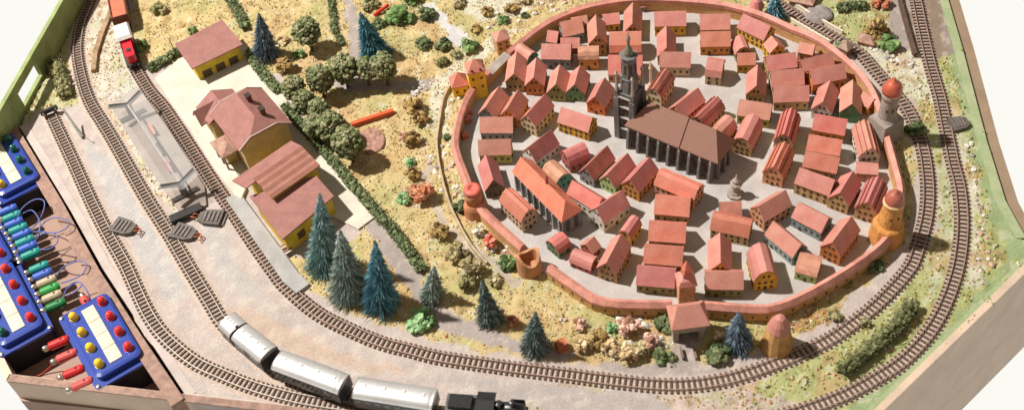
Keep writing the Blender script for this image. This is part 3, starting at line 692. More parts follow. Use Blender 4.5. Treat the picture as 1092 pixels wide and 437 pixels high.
# ------------------------------------------------------------------ cathedral
E1 = W(667.5, 134, .30); E2 = W(763.6, 174, .30); d = E2-E1; L = d.length; rz = math.atan2(d.y, d.x); d.normalize(); nn = Vector((-d.y, d.x, 0))
root = empty('cathedral', 'large grey gothic cathedral with buttresses, brown tiled roof and a tall spired tower', 'cathedral', (E1.x, E1.y, .004), rz)
cs = mat('cathedral_stone', (.11, .10, .098), .85, .3, 12, 60, .4, c2=(.20, .185, .175)); csl = mat('cathedral_ledge', (.42, .38, .33), .8, .2, 14, 70, .3)
tile = mat('nave_tiles', (.44, .24, .18), .7, .14, 12, 70, .1)
if 'brk' not in MATS:
    nt = tile.node_tree; br = nt.nodes.new('ShaderNodeTexBrick'); tcb = nt.nodes.new('ShaderNodeTexCoord'); mpn = nt.nodes.new('ShaderNodeMapping'); mpn.inputs['Scale'].default_value = (17, 17, 17)
    nt.links.new(tcb.outputs['UV'], mpn.inputs['Vector']); nt.links.new(mpn.outputs[0], br.inputs['Vector'])
    br.inputs['Color1'].default_value = (.42, .225, .17, 1); br.inputs['Color2'].default_value = (.36, .19, .14, 1); br.inputs['Mortar'].default_value = (.24, .13, .095, 1); br.inputs['Mortar Size'].default_value = .08; br.inputs['Scale'].default_value = 1
    nt.links.new(br.outputs['Color'], nt.nodes['Principled BSDF'].inputs['Base Color']); MATS['brk'] = tile
Wd = .37
m = MB(); m.prism([(.02, .02), (L-.05, .02), (L-.02, .10), (L-.02, Wd-.10), (L-.05, Wd-.02), (.02, Wd-.02)], 0, .30); m.build('nave_wall', cs, root)
def uvroof(name, V, F, mt, parent):
    me = bpy.data.meshes.new(name); me.from_pydata(V, [], F); me.materials.append(mt); uv = me.uv_layers.new(name='UVMap')
    for p in me.polygons:
        nrm = p.normal; ax = Vector((0, 0, 1)).cross(nrm)
        if ax.length < .01: ax = Vector((1, 0, 0))
        ax.normalize(); ay = nrm.cross(ax)
        for li in p.loop_indices:
            v = me.vertices[me.loops[li].vertex_index].co; uv.data[li].uv = (v.dot(ax), v.dot(ay))
    o = bpy.data.objects.new(name, me); COL.objects.link(o); o.parent = parent; return o
def hip(x0, x1, y0, y1, z0, z1, r0, r1, name):
    ym = (y0+y1)/2
    V = [(x0, y0, z0), (x1, y0, z0), (x1, y1, z0), (x0, y1, z0), (x0+r0, ym, z1), (x1-r1, ym, z1), (x0, y0, z0-.015), (x1, y0, z0-.015), (x1, y1, z0-.015), (x0, y1, z0-.015)]
    return uvroof(name, V, [(0, 1, 5, 4), (1, 2, 5), (2, 3, 4, 5), (3, 0, 4), (6, 7, 1, 0), (7, 8, 2, 1), (8, 9, 3, 2), (9, 6, 0, 3), (9, 8, 7, 6)], tile, root)
hip(-.01, L*.60, -.012, Wd+.012, .306, .565, .20, .0, 'nave_roof')
hip(L*.60+.001, L+.02, -.002, Wd+.002, .302, .548, .0, .13, 'choir_roof')
for i in range(9):
    x = .03+(L-.09)*i/8
    m = MB(); m.add([(-.013, 0, 0), (.013, 0, 0), (.013, -.062, 0), (-.013, -.062, 0), (-.013, 0, .28), (.013, 0, .28), (.013, -.035, .25), (-.013, -.035, .25), (.013, -.055, .12), (-.013, -.055, .12)],
        [(3, 2, 8, 9), (9, 8, 6, 7), (7, 6, 5, 4), (0, 4, 5, 1), (1, 5, 6, 8, 2), (0, 3, 9, 7, 4), (0, 1, 2, 3)])
    bt = m.build('buttress', mat('buttress_stone', (.19, .175, .16), .85, .2, 14, 70, .3), root, loc=(x, .022, 0))
    m = MB(); m.lathe([(.010, 0), (.013, .012), (.001, .04)], seg=5); m.build('pinnacle', csl, bt, loc=(0, -.022, .262))
    if i < 8:
        m = MB(); m.add([(-.02, 0, 0), (.02, 0, 0), (.02, 0, .13), (0, 0, .17), (-.02, 0, .13), (-.02, .01, 0), (.02, .01, 0), (.02, .01, .13), (0, .01, .17), (-.02, .01, .13)], [(0, 1, 2, 3, 4), (9, 8, 7, 6, 5), (0, 5, 6, 1), (1, 6, 7, 2), (2, 7, 8, 3), (3, 8, 9, 4), (4, 9, 5, 0)])
        m.build('window', slit, root, loc=(x+(L-.09)/16, .014, .07))
for k in range(3):
    m = MB(); m.box(0, 0, .13, .03, .03, .26); m.build('apse_buttress', mat('buttress_stone', (.19, .175, .16)), root, loc=(L+.0-.01*(k != 1), .07+.11*k, 0))
# tower, at the left end of the nave
tw = .235
T0 = W(656, 146); loc = T0-Vector((E1.x, E1.y, 0)); lx, ly = loc.dot(d), loc.dot(nn); print('tower local', lx, ly, 'L', L)
tx, ty = lx+tw/2, ly+tw/2
m = MB(); m.box(tx, ty, .31, tw-.05, tw-.05, .62); m.box(tx, ty, .635, tw-.03, tw-.03, .03)
m.build('tower_base', cs, root)
for (sx, sy) in ((-1, -1), (1, -1), (1, 1), (-1, 1)):
    m = MB(); cx, cy = tx+sx*(tw/2-.025), ty+sy*(tw/2-.025)
    m.box(cx, cy, .29, .058, .058, .58); m.box(cx, cy, .63, .040, .040, .10)
    b_ = m.build('corner_buttress', cs, root)
    m = MB(); m.lathe([(.024, .67), (.016, .76), (.012, .86), (.018, .875), (.020, .89), (.001, .93)], (cx, cy, 0), 6); m.build('pinnacle', csl, b_)
for z in (.16, .32, .47, .60):
    m = MB(); m.box(tx, ty-tw/2+.02, z, tw-.09, .035, .014); m.build('ledge', csl, root)
    m = MB(); m.box(tx-tw/2+.02, ty, z, .035, tw-.09, .014); m.build('ledge', csl, root)
for z in (.24, .395, .535):
    m = MB(); m.box(tx, ty-tw/2+.0245, z, .05, .006, .09); m.build('window', slit, root)
m = MB(); m.lathe([(.092, .64), (.086, .82), (.094, .83), (.080, .84), (.076, 1.075), (.088, 1.09), (.093, 1.105), (.085, 1.11)], (tx, ty, 0), 8, rot=pi/8); m.build('belfry', mat('belfry_stone', (.17, .16, .155), .85, .25, 12, 60, .3), root)
for k in range(8):
    a = k*pi/4; m = MB(); m.box(0, 0, 0, .006, .022, .11); o = m.build('window', slit, root, loc=(tx+.0725*math.cos(a), ty+.0725*math.sin(a), .96)); o.rotation_euler.z = a
cu = MB(); cu.lathe([(.044, 1.11), (.046, 1.13), (.042, 1.16), (.028, 1.20), (.016, 1.215), (.014, 1.28), (.022, 1.295), (.019, 1.32), (.007, 1.34), (.003, 1.42)], (tx, ty, 0), 12)
cu.build('cupola', mat('cupola_copper', (.20, .185, .13), .6, .3, 14, 60, .2), root, smooth=True)
# sacristy turret between tower and nave
m = MB(); m.lathe([(.035, 0), (.035, .40), (.042, .41), (.02, .45), (.001, .50)], (tx+tw/2+.03, ty+tw/2+.02, 0), 8); m.build('stair_turret', WC['tan'], root)

# ------------------------------------------------------------------ towers and gates of the town wall
def lathe_thing(name, label, cat, px, parts, seg=20, group=None, z=0):
    p = W(px[0], px[1], z); r = empty(name, label, cat, (p.x, p.y, z), 0, group)
    for pn, prof, mt in parts: m = MB(); m.lathe(prof, seg=seg); m.build(pn, mt, r, smooth=(pn in ('dome', 'shaft', 'cap', 'roof')))
    return r
redd = mat('dome_red', (.46, .10, .055), .42, .2, 10, 60, .1, coat=.3); greyt = mat('tower_grey', (.28, .235, .20), .8, .2, 9, 60, .3, c2=(.38, .32, .27))
ocht = mat('tower_ochre', (.60, .27, .075), .75, .22, 9, 60, .3); bricky = mat('tower_brick', (.50, .21, .10), .75, .25, 9, 60, .3)
p = W(941, 146); r = empty('wall_tower', 'grey round tower with a shiny red dome on a square grey base', 'tower', (p.x, p.y, 0), .45)
m = MB(); m.box(0, 0, .14, .30, .27, .28, taper=.84); m.build('base', greyt, r)
m = MB(); m.lathe([(.115, .28), (.090, .31), (.080, .54), (.092, .57), (.096, .60), (.088, .61)], seg=20); m.build('shaft', greyt, r)
m = MB(); m.lathe([(.092, .612), (.094, .64)], seg=20); m.build('cornice', mat('cornice_cream', (.6, .45, .32)), r)
m = MB(); m.lathe([(.099, .642), (.098, .67), (.082, .73), (.050, .765), (.018, .78), (.012, .81), (.003, .825)], seg=24); m.build('dome', redd, r, smooth=True)
for a in (-1.9, -1.2, -2.6):
    m = MB(); m.box(0, 0, 0, .008, .016, .035); o = m.build('slit', slit, r, loc=(.085*math.cos(a), .085*math.sin(a), .44)); o.rotation_euler.z = a
p = W(944, 254); r = empty('wall_tower', 'ochre round tower with a dark red dome at the right town wall', 'tower', (p.x, p.y, 0), 0)
m = MB(); m.lathe([(.165, 0), (.145, .22), (.13, .24)], seg=10); m.build('base', ocht, r)
m = MB(); m.lathe([(.118, .24), (.110, .25), (.085, .48), (.094, .50), (.094, .515)], seg=20); m.build('shaft', ocht, r)
m = MB(); m.lathe([(.098, .516), (.098, .53), (.085, .54)], seg=20); m.build('cornice', mat('cornice_ochre', (.66, .42, .22)), r)
m = MB(); m.lathe([(.085, .541), (.085, .57), (.073, .62), (.042, .655), (.012, .665), (.004, .69)], seg=24); m.build('dome', mat('dome_dark_red', (.38, .11, .07), .42, .2, 10, 60, .1, coat=.4), r, smooth=True)
for a, z in ((-1.9, .38), (-1.2, .38), (-1.6, .31), (-2.3, .31)):
    m = MB(); m.box(0, 0, 0, .008, .016, .03); o = m.build('slit', slit, r, loc=(.098*math.cos(a), .098*math.sin(a), z)); o.rotation_euler.z = a
lathe_thing('wall_tower', 'round brick tower with a flat bright red cap on the left town wall', 'tower', (508, 226), [('base', [(.125, 0), (.115, .12), (.095, .16)], bricky), ('shaft', [(.082, .16), (.08, .33)], bricky), ('cap', [(.092, .331), (.088, .35), (.04, .375), (.036, .36)], mat('cap_red', (.62, .14, .10), .5, .15))])
# open bastion
p = W(565, 287); r = empty('wall_bastion', 'open topped orange brick bastion at the lower left corner of the town wall', 'bastion', (p.x, p.y, 0))
m = MB(); R_, r_ = .115, .085; vs = []; fs = []; sg = 22
for (rr_, z0) in ((R_*1.06, 0), (R_, .20), (r_, .20), (r_, .06)):
    for k in range(sg):
        a = 2*pi*k/sg; zz = z0+(.045*math.sin(a*2+1) if z0 == .20 else 0); vs.append((rr_*math.cos(a), rr_*math.sin(a), zz))
for i in range(3):
    for k in range(sg): k2 = (k+1) % sg; fs.append((i*sg+k, i*sg+k2, (i+1)*sg+k2, (i+1)*sg+k))
fs.append(tuple(3*sg+k for k in range(sg))); m.add(vs, fs); m.build('wall', mat('bastion_orange', (.50, .24, .12), .75, .22, 9, 60, .3), r)
# box towers
def boxtower(label, px, sx, sy, h, hroof, wallm_, roofm, rz, over=.012, name='wall_tower', cat='tower', hipf=1.0, rows=2):
    p = W(*px); r = empty(name, label, cat, (p.x, p.y, 0), rz)
    m = MB(); m.box(0, 0, h/2, sx, sy, h); m.build('wall', wallm_, r)
    m = MB(); a, b = sx/2+over, sy/2+over; q = max(0, a-b)*hipf
    m.add([(-a, -b, h), (a, -b, h), (a, b, h), (-a, b, h), (-q, 0, h+hroof), (q, 0, h+hroof), (-a, -b, h-.012), (a, -b, h-.012), (a, b, h-.012), (-a, b, h-.012)], [(0, 1, 5, 4), (1, 2, 5), (2, 3, 4, 5), (3, 0, 4), (6, 7, 1, 0), (7, 8, 2, 1), (8, 9, 3, 2), (9, 6, 0, 3), (9, 8, 7, 6)])
    m.build('roof', roofm, r)
    for zi in range(rows):
        for xx in (-sx*.25, sx*.25): put(wing_me, 'window', r, (xx, -sy/2, h*(.45+.3*zi)), 0)
        for yy in (-sy*.22, sy*.22): put(wing_me, 'window', r, (sx/2, yy, h*(.45+.3*zi)), pi/2)
    return r
yel = mat('gate_yellow', (.80, .50, .04), .7, .22, 9, 60, .25)
boxtower('tall yellow gate tower with a red hipped roof at the left town wall', (511, 100), .185, .17, .40, .11, yel, RC['r'], .1, rows=3)
boxtower('low yellow gatehouse attached outside the tall yellow gate tower', (491, 97), .17, .17, .15, .13, yel, RC['r'], .1, rows=1)
boxtower('square brown wall tower with a red roof at the upper left wall bend', (536, 54), .15, .15, .22, .08, mat('tower_tan', (.50, .28, .15), .75, .25), RC['p'], .25)
boxtower('small grey gateway in the far wall at the top of the town', (690, 10), .14, .08, .08, .05, gs, RC['p'], 0, rows=0)
p = W(806, 18); r = empty('wall_tower', 'pink conical turret on the far wall near the dark blue tree', 'tower', (p.x, p.y, 0)); m = MB(); m.lathe([(.07, 0), (.07, .16)], seg=12); m.build('shaft', wallm, r); m = MB(); m.lathe([(.085, .161), (.05, .24), (.002, .29)], seg=12); m.build('roof', RC['p'], r)
p = W(828, 368); r = empty('wall_tower', 'half round ochre tower with a pointed pink roof on the lower town wall', 'tower', (p.x, p.y, 0)); m = MB(); m.lathe([(.15, 0), (.098, .28)], seg=14); m.build('shaft', mat('tower_ochre2', (.50, .27, .10), .75, .25), r); m = MB(); m.lathe([(.104, .281), (.080, .36), (.04, .43), (.002, .45)], seg=14); m.build('roof', RC['p'], r)
# lower gate: outer gatehouse, inner spired tower
p = W(733, 357); r = empty('town_gate', 'lower gatehouse with a broad pink roof over the road to the track', 'gate', (p.x, p.y, 0), -.02)
for sx in (-1, 1):
    m = MB(); m.box(sx*.115, .02, .08, .05, .16, .16); m.build('pier', mat('gate_stone', (.38, .31, .24), .8, .25), r)
m = MB(); m.box(0, .02, .225, .30, .20, .13); m.build('lintel', mat('gate_stone', (.38, .31, .24)), r)
m = MB(); a, b, q = .17, .135, .10; h = .31
m.add([(-a, -b, h), (a, -b, h), (a, b, h), (-a, b, h), (-q, 0, h+.15), (q, 0, h+.15), (-a, -b, h-.012), (a, -b, h-.012), (a, b, h-.012), (-a, b, h-.012)], [(0, 1, 5, 4), (1, 2, 5), (2, 3, 4, 5), (3, 0, 4), (6, 7, 1, 0), (7, 8, 2, 1), (8, 9, 3, 2), (9, 6, 0, 3), (9, 8, 7, 6)]); m.build('roof', RC['p'], r)
m = MB(); m.box(0, .08, .07, .14, .01, .14); m.build('doorway', slit, r)
for x in (727, 741):
    pp = W(x, 378); m = MB(); m.box(0, 0, .025, .014, .12, .05); o = m.build('gate_parapet', mat('parapet_brown', (.22, .15, .12), .8, .2)); o.location = (pp.x, pp.y, 0); tag(o, ('left' if x < 730 else 'right')+' dark parapet of the short bridge in front of the lower gatehouse', 'parapet')
p = W(731, 318); r = empty('gate_tower', 'slim tower with a flared pink spire just inside the lower gatehouse', 'tower', (p.x, p.y, 0), 0)
m = MB(); m.box(0, 0, .15, .15, .13, .30); m.build('wall', WC['peach'], r)
m = MB(); m.lathe([(.125, .29), (.09, .34), (.05, .36), (.05, .41)], seg=4, rot=pi/4); m.build('lower_roof', RC['p'], r)
m = MB(); m.lathe([(.055, .411), (.045, .47), (.004, .56)], seg=6); m.build('spire', RC['o'], r)
# fountain, column, small props
p = W(784, 208); r = empty('fountain', 'grey stone fountain with a tiered column in the square right of the cathedral', 'fountain', (p.x, p.y, .004))
m = MB(); m.lathe([(.085, 0), (.085, .03), (.06, .035), (.05, .06)], seg=8); m.build('basin', greyt, r)
m = MB(); m.lathe([(.035, .06), (.04, .10), (.03, .15), (.062, .16), (.06, .175), (.04, .185), (.038, .215), (.018, .24), (.006, .27), (.012, .28), (.003, .30)], seg=10); m.build('column', mat('fountain_stone', (.36, .30, .26), .8, .2), r)
p = W(694, 92); r = empty('monument_column', 'slender cream monument column between the cathedral tower and the cream half timbered house', 'column', (p.x, p.y, .004))
m = MB(); m.lathe([(.035, 0), (.03, .03), (.016, .05), (.013, .25), (.026, .26), (.02, .28), (.014, .31), (.003, .35)], seg=8); m.build('shaft', mat('column_cream', (.6, .42, .28)), r)
for (x, y, lb) in ((500, 122, 'upper'), (499, 130, 'middle'), (496, 147, 'lower')):
    pp = W(x, y); m = MB(); m.box(0, 0, .03, .07, .06, .06); m.add([(-.04, -.035, .06), (.04, -.035, .06), (.04, .035, .06), (-.04, .035, .06), (0, 0, .10)], [(0, 1, 4), (1, 2, 4), (2, 3, 4), (3, 0, 4)], 1)
    o = m.build('wall_hut', [WC['brick'], RC['r']], loc=(pp.x, pp.y, .004), rz=.3); tag(o, lb+' of the tiny red huts built against the inside of the left wall', 'hut', 'tiny red huts against the left wall')
# ------------------------------------------------------------------ station area
plat = mat('platform_white', lin(232, 224, 206), .85, .10, 5, 60, .2); platg = mat('platform_grey', lin(188, 184, 180), .85, .12, 6, 60, .2)
def slab(px, z, name, mt, label, cat='platform', z0=-.03, kind=None):
    P = [(p.x, p.y) for p in Wt(px, z)]; m = MB(); m.prism(P, z0, z); o = m.build(name, mt)
    if kind: tag(o, kind=kind)
    else: tag(o, label, cat)
    return o
slab([(165, 84), (192, 62), (256, 44), (272, 60), (304, 104), (345, 165), (398, 232), (382, 244), (346, 226), (300, 180), (262, 188), (250, 208), (229, 180), (203, 139)], .022, 'station_forecourt', plat, '', kind='structure')
slab([(196, 120), (208, 112), (262, 200), (257, 212), (251, 209), (232, 178)], .045, 'station_platform', plat, 'white station platform slab along the track in front of the pink roofed station')
slab([(240, 211), (256, 206), (318, 290), (330, 302), (316, 312), (302, 300)], .04, 'station_platform', platg, 'grey goods platform strip between the track and the low sheds')
tilep = mat('station_roof_tiles', (.45, .215, .18), .7, .12, 12, 80, .2); corr = mat('corrugated_roof', (.46, .205, .155), .65, .12, 12, 80, .2)
yw = mat('station_yellow', (.60, .42, .04), .7, .18, 8, 60, .2); tanw = mat('station_tan', (.50, .36, .16), .7, .15, 8, 60, .2); trimw = mat('verge_white', (.66, .56, .48), .6, .1)
browng = mat('window_brown', (.10, .065, .035), .3, .2, 20, 80, 0)
def patt(mt, sx, sy, dark, ms=.03, off=.5):
    nt = mt.node_tree; br = nt.nodes.new('ShaderNodeTexBrick'); t_ = nt.nodes.new('ShaderNodeTexCoord'); mp_ = nt.nodes.new('ShaderNodeMapping'); mp_.inputs['Scale'].default_value = (sx, sy, 1)
    nt.links.new(t_.outputs['UV'], mp_.inputs['Vector']); nt.links.new(mp_.outputs[0], br.inputs['Vector']); br.offset = off
    br.inputs['Scale'].default_value = 1; br.inputs['Mortar Size'].default_value = ms; br.inputs['Color1'].default_value = (1, 1, 1, 1); br.inputs['Color2'].default_value = (.93, .93, .93, 1); br.inputs['Mortar'].default_value = (*dark, 1)
    b = nt.nodes['Principled BSDF']; src = b.inputs['Base Color'].links[0].from_socket
    mx = nt.nodes.new('ShaderNodeMix'); mx.data_type = 'RGBA'; mx.blend_type = 'MULTIPLY'; mx.inputs['Factor'].default_value = 1
    nt.links.new(src, mx.inputs[6]); nt.links.new(br.outputs['Color'], mx.inputs[7]); nt.links.new(mx.outputs[2], b.inputs['Base Color'])
patt(tilep, 28, 24, (.60, .55, .55), .08); patt(corr, 26, 3, (.6, .55, .5), .08, 0)
def uvmesh(name, V, F, mt, parent):
    me = bpy.data.meshes.new(name); me.from_pydata([tuple(v) for v in V], [], F); me.materials.append(mt); uv = me.uv_layers.new(name='UVMap')
    for p in me.polygons:
        nrm = p.normal; ax = Vector((0, 0, 1)).cross(nrm)
        if ax.length < .01: ax = Vector((1, 0, 0))
        ax.normalize(); ay = nrm.cross(ax)
        for li in p.loop_indices:
            v = me.vertices[me.loops[li].vertex_index].co; uv.data[li].uv = (v.dot(ax), v.dot(ay))
    o = bpy.data.objects.new(name, me); COL.objects.link(o); o.parent = parent; return o
def roofslab(pts, t=.014):      # closed thin slab under a polygon (list of xyz, ccw from above)
    n = len(pts); V = [Vector(p) for p in pts]+[Vector(p)-Vector((0, 0, t)) for p in pts]
    return V, [tuple(range(n)), tuple(range(2*n-1, n-1, -1))]+[(i, n+i, n+(i+1) % n, (i+1) % n) for i in range(n)]
# yellow hut with wide tiled roof
h1 = .25
q = [W(204.4, 73.6, h1), W(258.9, 47.4, h1), W(236.7, 21, h1+.05), W(186.3, 47.4, h1+.05)]
o_ = (q[0]+q[1]+q[2]+q[3])/4; o_.z = 0
r = empty('goods_hut', 'small yellow hut with a wide reddish brown tiled roof on the upper forecourt', 'hut', o_)
V, F = roofslab([p-o_ for p in q]); uvmesh('roof', V, F, tilep, r)
cc = [(p-o_) for p in q]; cen = sum(cc, Vector())/4
wl = [cen+(p-cen)*.86 for p in cc]; m = MB(); m.add([(p.x, p.y, 0) for p in wl]+[(p.x, p.y, p.z-.012) for p in wl], [(0, 1, 5, 4), (1, 2, 6, 5), (2, 3, 7, 6), (3, 0, 4, 7), (4, 5, 6, 7)]); m.build('wall', yw, r)
e0, e1 = Vector((wl[0].x, wl[0].y, 0)), Vector((wl[1].x, wl[1].y, 0)); ed = (e1-e0).normalized(); en = Vector((ed.y, -ed.x, 0)); rzw = math.atan2(ed.y, ed.x)
for t_ in (.2, .5, .8):
    p = e0.lerp(e1, t_)+en*.002; m = MB(); m.box(0, 0, 0, .11, .008, .10); m.build('door' if t_ == .5 else 'window', browng, r, loc=(p.x, p.y, .07), rz=rzw)
# main station house
he, hr = .42, .62
Ef = W(255.2, 161.2, he); Eb = W(224.3, 122.3, he); Ff = W(312.4, 132.2, he)
ax = (Eb-Ef); ax.z = 0; Ls = ax.length; ax.normalize(); ay = Vector((ax.y, -ax.x, 0)); wS = (Ff-Ef).dot(ay)
print('station L,W', Ls, wS, 'skew', (Ff-Ef).dot(ax)); wS = min(max(wS, .45), .7)
r = empty('station_building', 'big station building with pink tiled half hipped roof and white verges', 'station building', (Ef.x, Ef.y, 0), math.atan2(ax.y, ax.x))
# local: x along ridge (away from front gable), y = ?  ay = -left normal -> local -y
sg = -1
def LP(x, y, z): return Vector((x, sg*y, z))
zh = he+(hr-he)*.5; yh = wS*.25
V = [LP(0, 0, he), LP(Ls, 0, he), LP(Ls, yh, zh), LP(Ls-.14, wS/2, hr), LP(.14, wS/2, hr), LP(0, yh, zh), LP(0, wS-yh, zh), LP(Ls, wS-yh, zh), LP(Ls, wS, he), LP(0, wS, he)]
n = len(V); F = [(0, 5, 4, 3, 2, 1), (5, 6, 4), (7, 2, 3), (9, 8, 7, 3, 4, 6)]
Vb = [v-Vector((0, 0, .02)) for v in V]
edge = [0, 1, 2, 7, 8, 9, 6, 5]
F2 = [tuple(i+n for i in q[::-1]) for q in F]+[(edge[i], edge[(i+1) % 8], edge[(i+1) % 8]+n, edge[i]+n) for i in range(8)]
rf = uvmesh('roof', V+Vb, F+F2, tilep, r)
for chain in ([0, 5, 6, 9], [1, 2, 7, 8]):
    m = MB(); P = [V[i]+Vector((0, 0, .003)) for i in chain]; m.tube(P, .006, 5); m.build('verge', trimw, rf)
m = MB(); i_ = .04; k = [LP(i_, i_, 0), LP(Ls-i_, i_, 0), LP(Ls-i_, wS-i_, 0), LP(i_, wS-i_, 0)]
g0 = [LP(i_, i_, he-.01), LP(i_, yh+.01, zh-.03), LP(i_, wS-yh-.01, zh-.03), LP(i_, wS-i_, he-.01)]; g1 = [LP(Ls-i_, p.y*sg, p.z) for p in g0]
m.add(k+g0+g1, [(0, 4, 5, 6, 7, 3), (1, 2, 11, 10, 9, 8), (0, 1, 8, 4), (3, 7, 11, 2)]); m.build('wall', tanw, r)
for x_, y_ in ((Ls*.62, wS*.62), (Ls*.25, wS*.66)):
    z_ = hr-(y_-wS/2)/(wS/2)*(hr-he); m = MB(); m.box(0, 0, 0, .06, .05, .12); c_ = m.build('chimney', mat('chimney_brown', (.16, .06, .04), .7), rf, loc=LP(x_, y_, z_+.02))
    m = MB(); m.box(0, 0, 0, .07, .06, .012); m.build('chimney_cap', darkm, c_, loc=(0, 0, .062))
# rear wing
w2 = wS*.62; L2 = .30; he2, hr2 = .34, .46; V = [LP(Ls-.04, -.06, he2), LP(Ls+L2, -.06, he2), LP(Ls+L2, w2/2-.03, hr2), LP(Ls-.04, w2/2-.03, hr2), LP(Ls+L2, w2, he2), LP(Ls-.04, w2, he2)]
Vb = [v-Vector((0, 0, .016)) for v in V]; uvmesh('wing_roof', V+Vb, [(0, 3, 2, 1), (3, 5, 4, 2), (7, 8, 9, 6), (8, 10, 11, 9), (0, 1, 7, 6), (1, 2, 8, 7), (2, 4, 10, 8), (4, 5, 11, 10), (5, 3, 9, 11), (3, 0, 6, 9)], tilep, r)
m = MB(); P = [LP(Ls-.03, -.03, 0), LP(Ls+L2-.03, -.03, 0), LP(Ls+L2-.03, w2-.03, 0), LP(Ls-.03, w2-.03, 0)]; m.prism([(p.x, p.y) for p in P], 0, he2-.01); m.build('wing_wall', tanw, r)
cx = Ls+L2*.5; V = [LP(cx-.11, -.13, he2-.04), LP(cx+.11, -.13, he2-.04), LP(cx, -.13, hr2-.02), LP(cx-.11, .08, he2), LP(cx+.11, .08, he2), LP(cx, .14, hr2-.02)]
Vb = [v-Vector((0, 0, .014)) for v in V]; uvmesh('dormer_roof', V+Vb, [(0, 2, 5, 3), (2, 1, 4, 5), (6, 9, 11, 8), (8, 11, 10, 7), (0, 6, 8, 2), (2, 8, 7, 1), (0, 3, 9, 6), (1, 7, 10, 4)], tilep, r)
# entrance pavilion
pc = W(249, 172); r2 = empty('waiting_pavilion', 'little brown roofed waiting pavilion on posts between the platform and the station', 'pavilion', (pc.x, pc.y, .02), math.atan2(ax.y, ax.x))
m = MB(); a, b = .15, .13; m.add([(-a, -b, .24), (a, -b, .24), (a, b, .24), (-a, b, .24), (-.05, 0, .30), (.05, 0, .30), (-a, -b, .225), (a, -b, .225), (a, b, .225), (-a, b, .225)], [(0, 1, 5, 4), (1, 2, 5), (2, 3, 4, 5), (3, 0, 4), (6, 7, 1, 0), (7, 8, 2, 1), (8, 9, 3, 2), (9, 6, 0, 3), (9, 8, 7, 6)]); m.build('roof', mat('pavilion_roof', (.38, .22, .16), .7, .25, 20, 70, .4), r2)
for sx in (-1, 0, 1):
    for sy in (-1, 1): m = MB(); m.box(sx*.12, sy*.10, .115, .018, .018, .23); m.build('post', mat('post_brown', (.28, .17, .12)), r2)
m = MB(); m.box(.03, 0, .09, .16, .12, .18); m.build('booth', tanw, r2)
# upper shed with corrugated ridge roof
z1, z0_ = .44, .36
Rl, Rr = W(270, 190, z1), W(317, 158, z1); El, Er = W(291, 211, z0_), W(337, 183, z0_); Bl = W(251, 190, z0_)
ex = (Rr-Rl); ex.z = 0; Lx = ex.length+.05; ex.normalize(); ey = Vector((-ex.y, ex.x, 0)); o_ = Vector((Rl.x, Rl.y, 0))
df = max(.12, min(.35, -(El-Rl).dot(ey))); db = max(.12, min(.35, (Bl-Rl).dot(ey))); print('shed', Lx, df, db)
r = empty('goods_shed', 'long shed with a corrugated ridge roof next to the station gable', 'shed', o_, math.atan2(ex.y, ex.x))
V, F = roofslab([(0, -df, z0_), (Lx, -df, z0_), (Lx, 0, z1), (0, 0, z1)]); uvmesh('corrugated_roof', V, F, corr, r)
V, F = roofslab([(-.12, -.03, z1-.03), (Lx, 0, z1-.004), (Lx, db, z0_), (-.14, db, z0_)]); uvmesh('back_roof', V, F, tilep, r)
m = MB(); m.prism([(.02, -df+.03), (Lx-.03, -df+.03), (Lx-.03, db-.03), (.02, db-.03)], 0, z0_-.02); m.build('wall', yw, r)
m = MB(); m.box(0, 0, 0, .008, .12, .12); m.build('door', browng, r, loc=(.017, -.06, .16))
# lower shed
z2 = .27
A1, A2, A3, A4 = W(266, 209, z2+.03), W(301, 255, z2), W(356, 209, z2), W(337, 187, z2+.03)
o_ = Vector((A2.x, A2.y, 0)); r = empty('goods_shed', 'low yellow walled shed with a nearly flat pink roof behind the blue spruces', 'shed', o_)
q = [A2-o_, A3-o_, A4-o_, A1-o_]; V, F = roofslab(q, .018); uvmesh('roof', V, F, tilep, r)
cen = sum(q, Vector())/4; wl = [cen+(p-cen)*.92 for p in q]; m = MB(); m.add([(p.x, p.y, 0) for p in wl]+[(p.x, p.y, p.z-.015) for p in wl], [(0, 1, 5, 4), (1, 2, 6, 5), (2, 3, 7, 6), (3, 0, 4, 7), (4, 5, 6, 7)]); m.build('wall', yw, r)
e0, e1 = Vector((*wl[0].xy, 0)), Vector((*wl[1].xy, 0)); ed = (e1-e0).normalized(); en = Vector((ed.y, -ed.x, 0))
for t_ in (.3, .7): p = e0.lerp(e1, t_)+en*.002; m = MB(); m.box(0, 0, 0, .09, .008, .09); m.build('window', browng, r, loc=(p.x, p.y, .12), rz=math.atan2(ed.y, ed.x))
# loading steps
p = W(307, 268); r = empty('loading_steps', 'small brown striped loading steps at the corner of the low yellow shed', 'steps', (p.x, p.y, .04), math.atan2(ax.y, ax.x))
for k in range(3): m = MB(); m.box(.03*k-.03, 0, .02+.012*k, .018, .10, .012); m.build('step', mat('post_brown', (.28, .17, .12)), r)
m = MB(); m.box(0, 0, .008, .12, .09, .012); m.build('frame', trimw, r)
def lamp(px, label, lean=None):
    p = W(*px); r = empty('platform_lamp', label, 'lamp post', (p.x, p.y, 0)); m = MB(); m.lathe([(.012, 0), (.006, .02), (.005, .30)], seg=6); m.build('pole', mat('post_dark', (.12, .10, .08), .5), r); m = MB(); m.tube([(0, 0, .3), (-.02, 0, .32), (-.05, 0, .32)], .004); m.blob((-.055, 0, .313), .014, 1, 0, .05); m.build('lamp_head', trimw, r)
lamp((189, 62), 'thin lamp post at the left corner of the small yellow hut')

